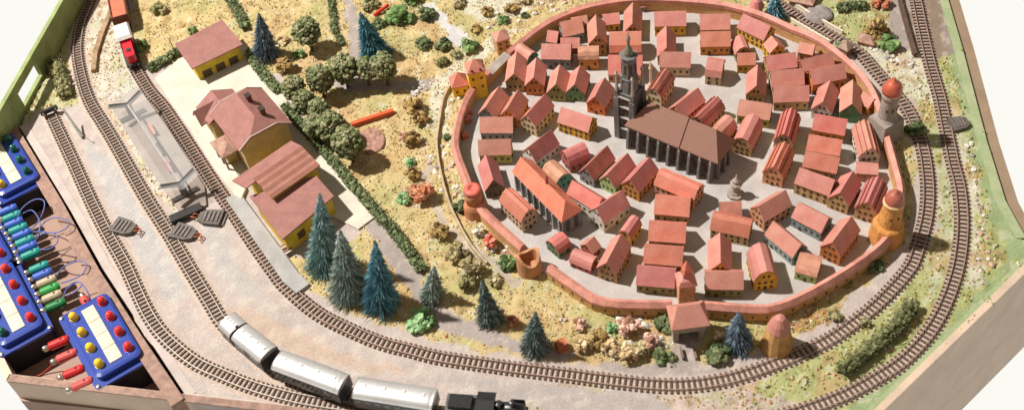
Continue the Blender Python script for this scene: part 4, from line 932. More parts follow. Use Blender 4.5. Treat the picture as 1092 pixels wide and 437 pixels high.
# ------------------------------------------------------------------ low platform with clear butterfly canopy
def poly_slab(px, z, nm, mt, label): return slab(px, z, nm, mt, label, 'platform')
poly_slab([(118, 112), (146, 92), (178, 134), (218, 199), (220, 218), (196, 232), (150, 166)], .03, 'island_platform', mat('island_platform', lin(182, 166, 154), .85, .15, 5, 60, .2), 'long grey island platform slab under the clear canopy between two tracks')
clear = bpy.data.materials.new('clear_plastic'); clear.use_nodes = True; N = clear.node_tree.nodes; L = clear.node_tree.links; b = N['Principled BSDF']
b.inputs['Base Color'].default_value = (.6, .6, .6, 1); b.inputs['Roughness'].default_value = .25; b.inputs['Alpha'].default_value = .15; b.inputs['Specular IOR Level'].default_value = .5
greyp = mat('canopy_grey_plastic', (.15, .14, .13), .5, .15, 10, 60, .1)
za = .30
cA, cB = W(136, 112, .22), W(192, 196, .22); da = (cB-cA); Lc = da.length; rzc = math.atan2(da.y, da.x)
r = empty('platform_canopy', 'clear butterfly platform canopy on two grey Y shaped supports between two tracks', 'canopy', (cA.x, cA.y, .03), rzc)
for xx in (0, Lc):
    m = MB()
    for s in (-1, 1):
        m.tube([(0, 0, .19), (0, s*.19, .28)], .032, 4)
    m.tube([(0, 0, .20), (0, 0, .02)], .036, 4); m.tube([(-.01, -.15, .018), (-.01, .15, .018)], .028, 4)
    o = m.build('support', greyp, r); o.location.x = xx
m = MB(); m.box(Lc/2, 0, .20, Lc, .02, .012); m.build('beam', mat('beam_clear_grey', (.42, .39, .36), .5), r)
for s in (-1, 1):
    V, F = roofslab([(-.28, 0, .215), (Lc+.12, 0, .215), (Lc+.12, s*.20, .30), (-.28, s*.20, .30)], .006); m = MB(); m.add(V, F); m.build('canopy_panel', clear, r)
for k, (px, cl, lb) in enumerate((((163, 142), (.62, .28, .18), 'peach'), ((172, 163), (.10, .09, .08), 'dark'), ((181, 181), (.45, .12, .10), 'red'))):
    p = W(*px); m = MB(); m.box(0, 0, .03, .20, .045, .012); m.box(0, .02, .05, .20, .008, .03); m.box(-.07, 0, .012, .012, .04, .024); m.box(.07, 0, .012, .012, .04, .024)
    o = m.build('platform_bench', mat('bench_'+lb, cl, .5), loc=(p.x, p.y, .03), rz=rzc); tag(o, lb+' bench standing under the clear platform canopy', 'bench')
p = W(200, 231); m = MB(); m.box(0, 0, .02, .34, .10, .05); o = m.build('ramp_block', mat('black_plastic', (.03, .028, .026), .4, .2), loc=(p.x, p.y, .03), rz=math.radians(22)); tag(o, 'black block closing the lower end of the island platform', 'ramp')

# ------------------------------------------------------------------ point motors and buffers
pm = mat('point_motor_grey', (.12, .10, .09), .55, .2, 16, 70, .15); orw = mat('wire_orange', (.50, .15, .06), .5, .1)
def motor(px, rz, label, wires=True):
    p = W(*px); r = empty('point_motor', label, 'point motor', (p.x, p.y, 0), rz)
    m = MB(); m.prism([(-.12, -.10), (.06, -.09), (.13, -.05), (.13, .05), (.06, .09), (-.12, .10)], 0, .05); m.build('housing', pm, r)
    for k in range(4): m = MB(); m.box(-.08+.045*k, 0, .055, .018, .13, .014); m.build('rib', mat('motor_rib', (.20, .17, .15), .5), r)
    m = MB(); m.box(-.135, 0, .012, .03, .16, .016); m.build('tie_plate', mat('motor_plate', (.22, .17, .15), .6), r)
    if wires:
        for q in range(2):
            m = MB(); m.tube([(.13, -.02+.04*q, .03), (.17, -.02+.05*q, .06), (.21, .02*q, .05), (.23, -.05+.03*q, .01)], .006, 5); m.build('wire', orw, r)
    return r
motor((133, 244), math.radians(-28), 'grey ribbed point motor beside the siding')
motor((197, 250), math.radians(-28), 'grey ribbed point motor beside the left through track')
motor((226, 234), math.radians(165), 'grey point motor with orange wires at the end of the island platform')
motor((1022, 134), math.radians(5), 'grey point motor beside the outer track on the right', False).scale = (.75, .9, .9)
p = sidW[0]; dd = (sidW[3]-sidW[0]).normalized(); rzb = math.atan2(dd.y, dd.x)
r = empty('buffer_stop', 'dark buffer stop at the upper end of the siding', 'buffer stop', (p.x, p.y, .02), rzb)
m = MB(); m.box(0, 0, .06, .035, .20, .05); m.build('beam', mat('black_plastic', (.03, .028, .026)), r)
for s in (-1, 1): m = MB(); m.box(-.01, s*.05, .03, .05, .02, .08); m.build('post', mat('post_dark', (.12, .10, .08)), r); m = MB(); m.tube([(.015, s*.07, .06), (.05, s*.07, .06)], .014, 8); m.build('buffer', mat('post_dark', (.12, .10, .08)), r)
for k in range(3): m = MB(); m.blob((-.03, -.05+.05*k, .1), .014, 1); m.build('lamp', mat('buffer_brass', (.45, .32, .12), .4), r)
# leaning signal post
a, b_ = W(67, 116, .25), W(88, 146, .02); m = MB(); m.tube([a, a.lerp(b_, .5), b_], .014, 8, rad=[.010, .013, .022]); o = m.build('signal_post', mat('grey_metal', (.30, .29, .26), .45, .2)); tag(o, 'thin grey signal post leaning beside the buffer stop', 'signal post')
a, b_ = W(85, 143, .01), W(100, 152, .01); m = MB(); m.tube([a, b_], .007, 6); o2 = m.build('foot', mat('grey_metal', (.30, .29, .26))); o2.parent = o

# ------------------------------------------------------------------ trains
silver = mat('coach_silver', (.74, .72, .70), .36, .08, 4, 40, .05, metal=.62, spec=.6); blk = mat('loco_black', (.022, .022, .023), .35, .2, 16, 60, .1, spec=.5)
dgrey = mat('underframe', (.045, .04, .037), .6, .2, 16, 60, .1)
def arclen(path):
    s = [0]
    for i in range(1, len(path)): s.append(s[-1]+(path[i]-path[i-1]).length)
    return s
SB = arclen(bW)
def on(path, S, s):
    for i in range(1, len(S)):
        if S[i] >= s: t = (s-S[i-1])/(S[i]-S[i-1]); p = path[i-1].lerp(path[i], t); d = (path[i]-path[i-1]).normalized(); return p, math.atan2(d.y, d.x)
    return path[-1], 0
def s_at(path, S, px, z):
    q = W(*px, z); q.z = 0; i = min(range(len(path)), key=lambda k: (path[k]-q).length); return S[i]
def wheel(parent, x, mt, r=.032, g=.043, bars=None):
    for s in (-1, 1):
        m = MB(); seg = 14; vs = []
        for q in (-.006, .006):
            for k in range(seg): a = 2*pi*k/seg; vs.append((x+r*math.cos(a), s*g+q, .033+r+r*math.sin(a)-.002))
        fs = [(k, (k+1) % seg, seg+(k+1) % seg, seg+k) for k in range(seg)]+[tuple(range(seg-1, -1, -1)), tuple(range(seg, 2*seg))]
        m.add(vs, fs); m.build('wheel', mt, parent)
def hull(L, hw, z0, z1, zr, n=8, chamf=.015):
    prof = [(-hw, z0), (-hw, z1)]+[(-hw*math.cos(pi*k/n), z1+(zr-z1)*math.sin(pi*k/n)) for k in range(1, n)]+[(hw, z1), (hw, z0)]
    return prof
def coach(sa, sb, label, sidec, rc=silver, hw=.105, z0=.10, z1=.25, zr=.315, win=7, nm='railway_coach'):
    pa_, _ = on(bW, SB, sa); pb_, _ = on(bW, SB, sb); c = (pa_+pb_)/2; d = pb_-pa_; L = d.length; rz = math.atan2(d.y, d.x)
    r = empty(nm, label, 'railway coach', (c.x, c.y, 0), rz); hl = L/2
    m = MB(); m.prism([(-hl, -hw), (hl, -hw), (hl, hw), (-hl, hw)], z0, z1); m.build('body', sidec, r)
    prof = [(-hw-.003, z1+.002)]+[((-hw-.003)*math.cos(pi*k/10), z1+.002+(zr-z1)*math.sin(pi*k/10)**.8) for k in range(1, 10)]+[(hw+.003, z1+.002)]
    V = []; F = []; xs = [(-hl-.004, .80), (-hl+.02, .96), (-hl+.05, 1), (hl-.05, 1), (hl-.02, .96), (hl+.004, .80)]
    for x, sc_ in xs:
        for y, z in prof: V.append((x, y*(.97+.03*sc_), z1+.002+(z-z1-.002)*sc_))
    k = len(prof)
    for i in range(len(xs)-1):
        for j in range(k-1): F.append((i*k+j, i*k+j+1, (i+1)*k+j+1, (i+1)*k+j))
    F += [tuple(range(k)), tuple(range(6*k-1, 5*k-1, -1))]
    m = MB(); m.add(V, F); m.build('roof', rc, r, smooth=True)
    m = MB(); m.box(0, 0, .082, L-.05, hw*1.5, .03); m.build('underframe', dgrey, r)
    for x in (-hl+.10, -hl+.17, hl-.17, hl-.10): wheel(r, x, dgrey)
    for i in range(win):
        for s in (-1, 1): m = MB(); m.box(0, 0, 0, L/win*.6, .005, .06); m.build('window', mat('coach_glass', (.03, .035, .04), .12, .1, 10, 40, 0, spec=.7), r, loc=(-hl+L*(i+.5)/win, s*hw, .20))
    for i in range(4): m = MB(); m.box(0, 0, 0, .03, .03, .01); m.build('roof_vent', rc, r, loc=(-hl+L*(i+.5)/4, 0, zr+.004))
    return r
cs_ = [s_at(bW, SB, p, .30) for p in ((240, 345), (255, 357), (259, 360), (286, 376), (289, 379), (366, 408), (372, 409), (462, 423), (475, 424), (560, 431))]
cs_[0] -= .03; cs_[1] = cs_[0]+.17; cs_[2] = cs_[1]+.03; cs_[3] -= .03; cs_[4] += .03; cs_[5] -= .03; cs_[6] += .04
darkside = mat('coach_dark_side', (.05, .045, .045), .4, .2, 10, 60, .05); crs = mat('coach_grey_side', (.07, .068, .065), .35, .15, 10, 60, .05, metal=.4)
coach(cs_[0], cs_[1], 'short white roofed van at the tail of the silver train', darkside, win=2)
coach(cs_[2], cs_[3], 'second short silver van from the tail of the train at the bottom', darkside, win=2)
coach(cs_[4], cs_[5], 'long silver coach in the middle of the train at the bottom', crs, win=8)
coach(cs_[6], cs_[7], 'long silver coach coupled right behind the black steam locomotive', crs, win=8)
pa_, _ = on(bW, SB, cs_[8]); pb_, _ = on(bW, SB, cs_[9]); c = (pa_+pb_)/2; d = pb_-pa_; L = d.length; hl = L/2
r = empty('steam_locomotive', 'black steam locomotive with tender pulling the silver coaches at the bottom edge', 'steam locomotive', (c.x, c.y, 0), math.atan2(d.y, d.x))
m = MB(); m.prism([(-hl, -.09), (-hl+.26, -.09), (-hl+.26, .09), (-hl, .09)], .09, .24); m.build('tender', mat('tender_grey', (.10, .10, .10), .4), r)
m = MB(); m.box(-hl+.13, 0, .255, .20, .13, .05); m.build('coal_load', mat('coal', (.03, .03, .03), .9, .3, 40, 120, 1), r)
m = MB(); m.prism([(-hl+.29, -.095), (-hl+.41, -.095), (-hl+.41, .095), (-hl+.29, .095)], .09, .27)
m.add([(-hl+.27, -.11, .27), (-hl+.43, -.11, .27), (-hl+.43, .11, .27), (-hl+.27, .11, .27), (-hl+.27, 0, .315), (-hl+.43, 0, .315)], [(0, 1, 5, 4), (2, 3, 4, 5), (0, 4, 3), (1, 2, 5), (3, 2, 1, 0)]); m.build('cab', blk, r)
m = MB()
def xl(prof, y, z, seg=14):
    vs = []; fs = []
    for x, rr_ in prof:
        for k in range(seg): a = 2*pi*k/seg; vs.append((x, y+rr_*math.cos(a), z+rr_*math.sin(a)))
    for i in range(len(prof)-1):
        for k in range(seg): fs.append((i*seg+k, (i+1)*seg+k, (i+1)*seg+(k+1) % seg, i*seg+(k+1) % seg))
    fs += [tuple(range(seg)), tuple((len(prof)-1)*seg+k for k in range(seg-1, -1, -1))]
    return vs, fs
m.add(*xl([(-hl+.41, .066), (hl-.05, .066), (hl-.04, .06), (hl-.02, .03)], 0, .19)); m.build('boiler', blk, r, smooth=True)
m = MB(); m.box(.14, 0, .10, L-.30, .17, .016); m.build('running_board', blk, r)
for x, rr_, z_ in ((hl-.12, .022, .07), (hl-.24, .03, .035), (hl-.34, .026, .03)): m = MB(); m.lathe([(rr_, 0), (rr_*.9, z_), (rr_*1.05, z_+.006), (rr_*.5, z_+.01)], (x, 0, .245), 12); m.build('chimney' if x == hl-.12 else 'steam_dome', blk, r)
for s in (-1, 1): m = MB(); m.box(hl-.09, s*.085, .17, .12, .006, .10); m.build('smoke_deflector', blk, r); m = MB(); m.add(*xl([(hl-.11, .028), (hl-.02, .028)], s*.075, .075)); m.build('cylinder', blk, r)
for x in (-hl+.05, -hl+.12, -hl+.19, -hl+.36, -hl+.45, -hl+.54, hl-.07): wheel(r, x, dgrey, .036 if x > -hl+.3 else .026)
# red shunter with wagon, upper left
SM = arclen(mainW)
s0_, s1_, s2_, s3_ = [s_at(mainW, SM, p, .2) for p in ((138, 62), (129, 30), (128, 22), (138, -8))]
print('red', s0_, s1_, s2_, s3_)
def on2(sa, sb):
    pa_, _ = on(mainW, SM, max(sa, .01)); pb_, _ = on(mainW, SM, sb); c = (pa_+pb_)/2; d = pb_-pa_; return c, d.length, math.atan2(d.y, d.x)
c, L, rz = on2(s1_, s0_); hl = L/2
redp = mat('shunter_red', (.62, .025, .04), .3, .08, 8, 50, .03, coat=.5); whp = mat('cab_white', (.72, .68, .64), .4, .06)
r = empty('shunting_engine', 'small red diesel shunting engine with a white cab roof at the upper left', 'locomotive', (c.x, c.y, 0), rz)
m = MB(); m.box(0, 0, .088, L, .17, .03); m.build('frame', dgrey, r)
m = MB(); m.prism([(-hl*.05, -.055), (hl*.86, -.055), (hl*.93, -.035), (hl*.93, .035), (hl*.86, .055), (-hl*.05, .055)], .103, .215); m.build('hood', redp, r)
m = MB(); m.box(-hl*.5, 0, .175, hl*.80, .15, .145); m.build('cab', redp, r)
m = MB(); m.box(-hl*.5, 0, .266, hl*1.0, .19, .034, taper=.8); m.build('cab_roof', whp, r)
for x in (-.7, -.35): 
    for s in (-1, 1): m = MB(); m.box(0, 0, 0, .05, .006, .05); m.build('window', browng, r, loc=(hl*x, s*.075, .205))
m = MB(); m.box(0, 0, 0, .05, .05, .012); m.build('grille', dgrey, r, loc=(hl*.55, 0, .221))
for s in (-1, 1): m = MB(); m.tube([(hl, s*.05, .09), (hl+.035, s*.05, .09)], .012, 8); m.build('buffer', dgrey, r)
for x in (-.6, 0, .6): wheel(r, hl*x, dgrey)
c, L, rz = on2(s3_-.6, s2_-.02); hl = L/2
r = empty('open_wagon', 'open brown goods wagon with orange red load behind the red shunter', 'wagon', (c.x, c.y, 0), rz)
wb = mat('wagon_brown', (.16, .055, .035), .55, .2)
m = MB()
for s in (-1, 1): m.box(0, s*.092, .17, L, .014, .16); m.box(s*(hl-.007), 0, .17, .014, .17, .16)
m.build('side_wall', wb, r); m = MB(); m.box(0, 0, .095, L, .18, .02); m.build('floor', dgrey, r)
m = MB(); m.box(0, 0, .17, L-.04, .165, .12); m.build('load', mat('load_orange_red', (.62, .15, .08), .7, .2), r)
for x in (-hl+.12, hl-.12): wheel(r, x, dgrey)
# ------------------------------------------------------------------ foliage
def leafcloud(m, c, r, n, size, sz=1.0, mis=(0,), wts=(1,), rr=rnd, shell=.75):
    for _ in range(n):
        d = Vector((rr.gauss(0, 1), rr.gauss(0, 1), rr.gauss(0, 1))).normalized(); q = r*(shell+(1-shell)*rr.random())
        p = Vector(c)+Vector((d.x*q, d.y*q, d.z*q*sz)); s = size*rr.uniform(.6, 1.4)
        a = Vector((rr.gauss(0, 1), rr.gauss(0, 1), rr.gauss(0, 1))).normalized(); b = (d+a*.6).normalized().cross(a).normalized()
        a = b.cross((d+a*.3).normalized())
        mi = rr.choices(mis, wts)[0]
        m.add([p-a*s-b*s*.4, p+b*s, p+a*s-b*s*.3, p-b*s*.8+d*s*.3], [(0, 1, 2), (0, 2, 3)], mi)
tO = [mat('crown_olive', (.15, .17, .07), .8, .3, 30, 90, .3), mat('crown_light', (.29, .28, .15), .8, .3, 30, 90, .3), mat('crown_deep', (.09, .10, .045), .85, .3, 30, 90, .3)]
bark = mat('bark', (.16, .09, .05), .8, .25)
def crown_mesh(r, sz, seed, mats=tO, nb=70, cl=.24):
    rr = random.Random(seed); m = MB(); m.blob((0, 0, 0), r*.72, 2, 2, .06, sz, rr)
    ga = pi*(3-5**.5)
    for k in range(nb):
        y = 1-2*(k+.5)/nb; q = math.sqrt(1-y*y); a = ga*k
        d = Vector((q*math.cos(a), q*math.sin(a), y)); p = d*r*rr.uniform(.70, .95); p.z *= sz
        m.blob(p, r*cl*rr.uniform(.7, 1.2), 1, rr.choices((0, 1, 2), (5, 4, 1))[0], .3, .8, rr)
    leafcloud(m, (0, 0, 0), r*1.03, 260, r*.09, sz, (0, 1, 2), (4, 5, 1), rr, .82)
    return m
def lolly(base, top_px, r, label, seed, proto={}):
    p = W(*base); cr = None
    root = empty('deciduous_tree', label, 'tree', (p.x, p.y, 0), rnd.uniform(0, 6), 'round olive green trees above the station')
    h = .13; sc_ = r/.15
    if 't' not in proto:
        proto['t'] = []
        for k in range(3): proto['t'].append(crown_mesh(.15, 1.12, 40+k))
    key = seed % 3; mm = proto['t'][key]
    if not isinstance(mm, bpy.types.Mesh):
        o = mm.build('crown', tO, root); proto['t'][key] = o.data
    else: o = bpy.data.objects.new('crown', mm); COL.objects.link(o); o.parent = root
    o.location = (0, 0, h+r*.95); o.scale = (sc_, sc_, sc_*rnd.uniform(.95, 1.1)); o.rotation_euler.z = rnd.uniform(0, 6)
    m = MB(); m.tube([(0, 0, -.01), (.004, 0, h*.6), (0, .004, h+.06)], .016, 7, rad=[.022, .015, .014]); m.build('trunk', bark, root)
for i, (b_, r, lb) in enumerate([((333, 53), .155, 'round olive tree standing alone right of the dark blue spruce'), ((346, 103), .15, 'round olive tree at the left end of the row by the lilac path'), ((371, 93), .16, 'large round olive tree second in the row by the lilac path'), ((394, 91), .125, 'smaller round olive tree third in the row by the lilac path'), ((414, 90), .145, 'round olive tree at the right end of the row by the lilac path'),
    ((319, 112), .13, 'olive tree closest to the hedge behind the station'), ((330, 127), .13, 'olive tree nestled directly below the left end of the row'), ((345, 134), .12, 'small olive tree in the middle of the descending clump'), ((341, 151), .12, 'olive tree pressed against the hedge in the descending clump'), ((359, 153), .15, 'olive tree left of the orange red beam'), ((377, 172), .165, 'biggest darkest olive tree at the lower end of the clump beside the round brown bed')]):
    lolly(b_, None, r, lb, i)
# spruces
def spruce(base, apex, r, label, cols, name='spruce_tree', dens=1.0, seed=1, grp=None, lean=.55):
    rr = random.Random(seed); p = W(*base)
    # height so that the apex projects to the photographed row; a little of the lean kept
    best = None
    for k in range(200):
        z = .02*k*.5
        q = PX((p.x, p.y, z))
        if q[1] <= apex[1]: best = z; break
    h = best or .8; q = W(apex[0], apex[1], h); lv = Vector((q.x-p.x, q.y-p.y, 0))*lean
    root = empty(name, label, 'conifer', (p.x, p.y, 0), 0, grp)
    m = MB(); m.tube([(0, 0, -.01), tuple(lv*.5+Vector((0, 0, h*.5))), tuple(lv+Vector((0, 0, h)))], .01, 6, rad=[.022, .014, .003]); m.build('trunk', bark, root)
    m = MB(); n = int(3400*dens*max(.5, h/.8))
    for k in range(n):
        t = rr.random()**.75; t = 1-t                      # more near the base
        zc = h*(.04+.96*t); rad = r*(1-t)**.85*rr.uniform(.4, 1.2)+.01
        lay = math.sin(t*40+rr.uniform(-1.1, 1.1)); rad *= 1+.14*lay
        a = rr.uniform(0, 2*pi); d = Vector((math.cos(a), math.sin(a), 0)); c = lv*t+Vector((0, 0, zc))
        tip = c+d*rad+Vector((0, 0, -rad*rr.uniform(.05, .5))); s = Vector((-d.y, d.x, 0))*rr.uniform(.003, .008)
        mid = c.lerp(tip, .6)+Vector((0, 0, .006)); mi = rr.choices((0, 1, 2), (5, 3, 2))[0]
        m.add([c+d*rad*.15, mid-s, tip, mid+s, mid+Vector((0, 0, .012))], [(0, 1, 4), (1, 2, 4), (2, 3, 4), (3, 0, 4)], mi)
    m.build('crown', cols, root); return root
def tri(n, c, l, d): return [mat(n+'_mid', c, .75, .3, 30, 90, .2), mat(n+'_light', l, .75, .3, 30, 90, .2), mat(n+'_dark', d, .8, .3, 30, 90, .2)]
BG = tri('spruce_bluegreen', (0.217, 0.362, 0.362), (0.464, 0.638, 0.609), (0.087, 0.174, 0.16)); GG = tri('spruce_greygreen', (0.29, 0.377, 0.334), (0.58, 0.652, 0.594), (0.131, 0.174, 0.145))
TL = tri('spruce_teal', (0.102, 0.275, 0.348), (0.261, 0.493, 0.566), (0.0435, 0.116, 0.145)); DB = tri('spruce_darkblue', (0.131, 0.189, 0.246), (0.319, 0.392, 0.464), (0.0508, 0.0798, 0.109)); DG = tri('spruce_darkgreen', (0.131, 0.181, 0.174), (0.304, 0.377, 0.348), (0.0508, 0.0798, 0.0725)); CY = tri('cone_cyan', (.05, .25, .33), (.24, .46, .52), (.02, .09, .12))
spruce((347, 284), (341, 207), .19, 'tallest pale blue green spruce beside the low yellow shed', BG, seed=1, lean=1)
spruce((372, 314), (363, 246), .20, 'grey green spruce, middle of the three large ones by the shed', GG, seed=2, lean=1)
spruce((406, 326), (400, 258), .185, 'teal blue spruce, rightmost of the three large ones by the shed', TL, seed=3, lean=1)
spruce((284, 60), (276, 15), .17, 'dark blue grey spruce left of the lone round olive tree', DB, seed=4, dens=.9, lean=1)
spruce((460, 317), (463, 284), .13, 'small grey green spruce at the lower end of the long hedge', GG, seed=5, dens=.7, lean=1)
spruce((523, 341), (514, 300), .13, 'slim dark green spruce on the meadow above the grey road', DG, seed=6, dens=.8, lean=1)
spruce((570, 372), (571, 333), .14, 'dark spruce standing beside the small red brick block', DG, seed=7, dens=.8, lean=1)
spruce((787, 368), (788, 333), .15, 'dark blue grey spruce between the lower gatehouse and the half round tower', DB, seed=8, dens=.9, lean=1)
spruce((826, 20), (827, -5), .14, 'blue tree standing outside the far wall near the track', TL, seed=9, dens=.7, lean=1)
spruce((402, 60), (384, 14), .20, 'bright cyan blue cone shaped tree leaning left beside the lilac path', CY, 'cone_tree', seed=12, lean=1)
# bushes 
def bushc(n, c, l, d): return tri(n, c, l, d)
BU = {'dark': bushc('bush_dark', (.09, .12, .045), (.17, .20, .09), (.04, .055, .02)), 'green': bushc('bush_green', (.13, .22, .07), (.24, .34, .13), (.06, .10, .03)), 'mint': bushc('bush_mint', (.19, .38, .15), (.32, .50, .24), (.09, .19, .07)),
      'brown': bushc('bush_brown', (.27, .17, .055), (.42, .29, .11), (.12, .07, .03)), 'khaki': bushc('bush_khaki', (.31, .25, .12), (.48, .40, .23), (.14, .11, .05)), 'rust': bushc('bush_rust', (.46, .16, .08), (.60, .30, .17), (.20, .07, .04)), 'pink': bushc('bush_pink', (.58, .30, .22), (.68, .44, .34), (.3, .15, .1)),
      'straw': bushc('bush_straw', (.58, .42, .22), (.68, .55, .34), (.3, .2, .1)), 'olive': bushc('bush_olive', (.20, .19, .075), (.33, .30, .15), (.09, .085, .03)), 'white': bushc('bush_white', (.66, .60, .44), (.72, .68, .56), (.4, .36, .25)), 'red': bushc('bush_red', (.62, .12, .08), (.68, .25, .17), (.3, .06, .04))}
def bush(px, r, col, label, sz=.75, nb=16, name='bush', stems=False, group=None, elong=1, ang=0, seed=None):
    rr = random.Random(seed or int(px[0]*31+px[1])); p = W(*px); root = empty(name, label, 'bush', (p.x, p.y, 0), ang, group)
    m = MB()
    for k in range(nb):
        a = rr.uniform(0, 2*pi); q = r*math.sqrt(rr.random())*.8; z = r*sz*rr.uniform(.3, 1.15)*(1-.5*(q/r)**2)+(r*.35 if stems else 0)
        m.blob((q*math.cos(a)*elong, q*math.sin(a), z), r*rr.uniform(.22, .42), 1, rr.choices((0, 1, 2), (5, 4, 2))[0], .35, .85, rr)
    for k in range(int(nb*9)):
        a = rr.uniform(0, 2*pi); q = r*math.sqrt(rr.random())*1.05; z = r*sz*rr.uniform(.1, 1.5)*(1-.6*min(1, (q/r))**2)+(r*.3 if stems else 0)
        s = r*.13*rr.uniform(.5, 1.4); c = Vector((q*math.cos(a)*elong, q*math.sin(a), z))
        v = [c+Vector((rr.uniform(-1, 1), rr.uniform(-1, 1), rr.uniform(-.7, .9)))*s for _ in range(3)]
        m.add(v, [(0, 1, 2)], rr.choices((0, 1, 2), (4, 5, 2))[0])
    m.build('foliage', BU[col], root)
    if stems:
        m = MB()
        for k in range(5): a = rr.uniform(0, 6.28); q = r*.6; m.tube([(0, 0, 0), (q*.4*math.cos(a), q*.4*math.sin(a), r*.4), (q*math.cos(a), q*math.sin(a), r*.9)], .006, 4, rad=[.009, .006, .003])
        m.build('stem', bark, root)
    return root
bush_dummy = 0
B_ = [((452, 49), .10, 'dark', 'dark green bush, left of the pair on the upper meadow'), ((474, 50), .10, 'dark', 'dark green bush, right of the pair on the upper meadow'), ((500, 52), .11, 'green', 'green bush beyond the stream just above the gate tower'), ((472, 68), .08, 'olive', 'small olive bush below the pair on the upper meadow'), ((487, 60), .07, 'olive', 'small olive bush between the stream and the gatehouse'),
 ((428, 20), .17, 'green', 'wide green bush at the top left of the stream'), ((455, 19), .11, 'dark', 'dark flat bush touching the stream'), ((440, 3), .13, 'green', 'green bush at the very top edge left of the stream'), ((404, 28), .09, 'dark', 'dark bush touching the cyan cone tree'), ((396, 8), .11, 'olive', 'olive bush at the top above the cyan cone tree'),
 ((318, 60), .08, 'green', 'low green bush below left of the lone round tree'), ((302, 45), .08, 'straw', 'straw coloured shrub right of the dark blue spruce'), ((171, 12), .11, 'olive', 'olive shrub right of the brown goods wagon'), ((205, 34), .06, 'green', 'tiny green shrub behind the yellow hut'), ((151, 52), .09, 'green', 'green shrub at the right side of the red shunter'),
 ((710, 347), .10, 'dark', 'dark round bush at the left side of the lower gatehouse'), ((709, 382), .10, 'dark', 'dark round bush beside the ring track left of the gate road'), ((765, 380), .12, 'dark', 'olive dark bush right of the gate road'), ((449, 344), .13, 'mint', 'bright mint green bush between the two spruces and the track'), ((540, 282), .10, 'green', 'green bush below the open brick bastion'), ((529, 302), .08, 'khaki', 'khaki bush below the green bush near the bastion'),
 ((432, 214), .08, 'mint', 'mint green tuft beside the rust red shrub'), ((438, 175), .06, 'mint', 'tiny mint tuft between the brown meadow shrubs'), ((652, 351), .06, 'mint', 'pale mint tuft on the meadow below the wall'), ((492, 222), .09, 'dark', 'dark shrub at the foot of the round red capped tower'), ((478, 148), .06, 'dark', 'small dark shrub beside the left wall bend'),
 ((946, 50), .12, 'green', 'green bush in the upper right corner field'), ((938, 6), .11, 'rust', 'rusty orange bush at the top right'), ((890, 338), .07, 'olive', 'low olive bush between wall and track at lower right'), ((958, 222), .08, 'green', 'green bush outside the right wall above the domed tower'), ((896, 50), .05, 'green', 'small green tuft where the track passes the brown hut'),
 ((975, 140), .10, 'dark', 'dark green bush in the shade of the grey tower beside the track'), ((932, 285), .08, 'dark', 'dark shrub at the foot of the lower right wall'), ((558, 3), .09, 'khaki', 'khaki bush at the top between stream and wall'), ((545, 12), .09, 'brown', 'brown bush at the top outside the wall'), ((536, 24), .08, 'green', 'green shrub outside the upper left wall'), ((520, 14), .08, 'brown', 'brown shrub beside the white stream bank'), ((508, 33), .07, 'brown', 'small brown shrub on the stream bank'), ((490, 6), .08, 'khaki', 'khaki shrub at the top of the stream bank'), ((560, 18), .05, 'dark', 'tiny dark shrub touching the upper left wall'),
 ((860, 26), .0, 'dark', ''), ((70, 80), .0, 'dark', '')]
for px, r, col, lb in B_:
    if r: bush(px, r, col, lb)
S_ = [((443, 118), .12, 'brown', 'brown open shrub highest on the meadow beside the fence'), ((448, 131), .09, 'brown', 'brown open shrub just under the highest one'), ((430, 148), .06, 'pink', 'pale pink shrub left of the brown shrubs'), ((441, 153), .10, 'brown', 'golden brown shrub right of the pale pink one'), ((441, 190), .09, 'brown', 'slim brown shrub above the rust red patch'), ((450, 212), .13, 'rust', 'rust red shrub in the middle of the meadow'), ((470, 252), .10, 'brown', 'dark brown shrub left of the khaki shrub'), ((489, 275), .11, 'khaki', 'khaki open shrub on the lower meadow'), ((505, 292), .12, 'khaki', 'larger khaki shrub near the slim dark spruce'), ((498, 305), .09, 'olive', 'olive shrub just above the slim dark spruce'), ((524, 262), .08, 'red', 'coral red shrub patch below the left wall'), ((511, 250), .06, 'white', 'white flecked shrub below the left wall'),
 ((652, 376), .09, 'straw', 'straw tree, left of three casting shadows above the track'), ((669, 380), .10, 'straw', 'straw tree, middle of three casting shadows above the track'), ((684, 376), .09, 'khaki', 'khaki tree, right of three casting shadows above the track'), ((637, 366), .10, 'brown', 'low brown shrub left of the straw trees'), ((670, 352), .11, 'pink', 'pale pink shrub near the wall on the lower meadow'), ((695, 367), .09, 'pink', 'pink shrub left of the gate road'), ((620, 372), .07, 'straw', 'small straw shrub right of the red brick block'),
 ((305, 75), .11, 'brown', 'bare brown shrub below the dark blue spruce'), ((770, 362), .07, 'straw', 'straw tuft between the dark bush and the spruce'), ((618, 348), .07, 'pink', 'pinkish tuft on the lower meadow'), ((548, 345), .06, 'rust', 'little rust tuft right of the slim spruce'), ((922, 346), .05, 'olive', 'olive tuft beside the lower right ring track')]
for px, r, col, lb in S_: bush(px, r, col, lb, .9, 14, 'shrub', stems=True)
# olive pyramid tree
p = W(934, 40); root = empty('pyramid_bush', 'olive brown pyramid shaped bush in the upper right field', 'bush', (p.x, p.y, 0)); rr = random.Random(8); m = MB()
for k in range(46):
    t = rr.random(); a = rr.uniform(0, 6.28); q = .15*(1-t); m.blob((q*math.cos(a), q*math.sin(a), .24*t+.01), .035, 1, rr.choices((0, 1, 2), (4, 3, 2))[0], .35, 1, rr)
leafcloud(m, (0, 0, .08), .12, 200, .016, .9, (0, 1, 2), (4, 4, 2), rr, .4); m.build('foliage', BU['brown'], root)
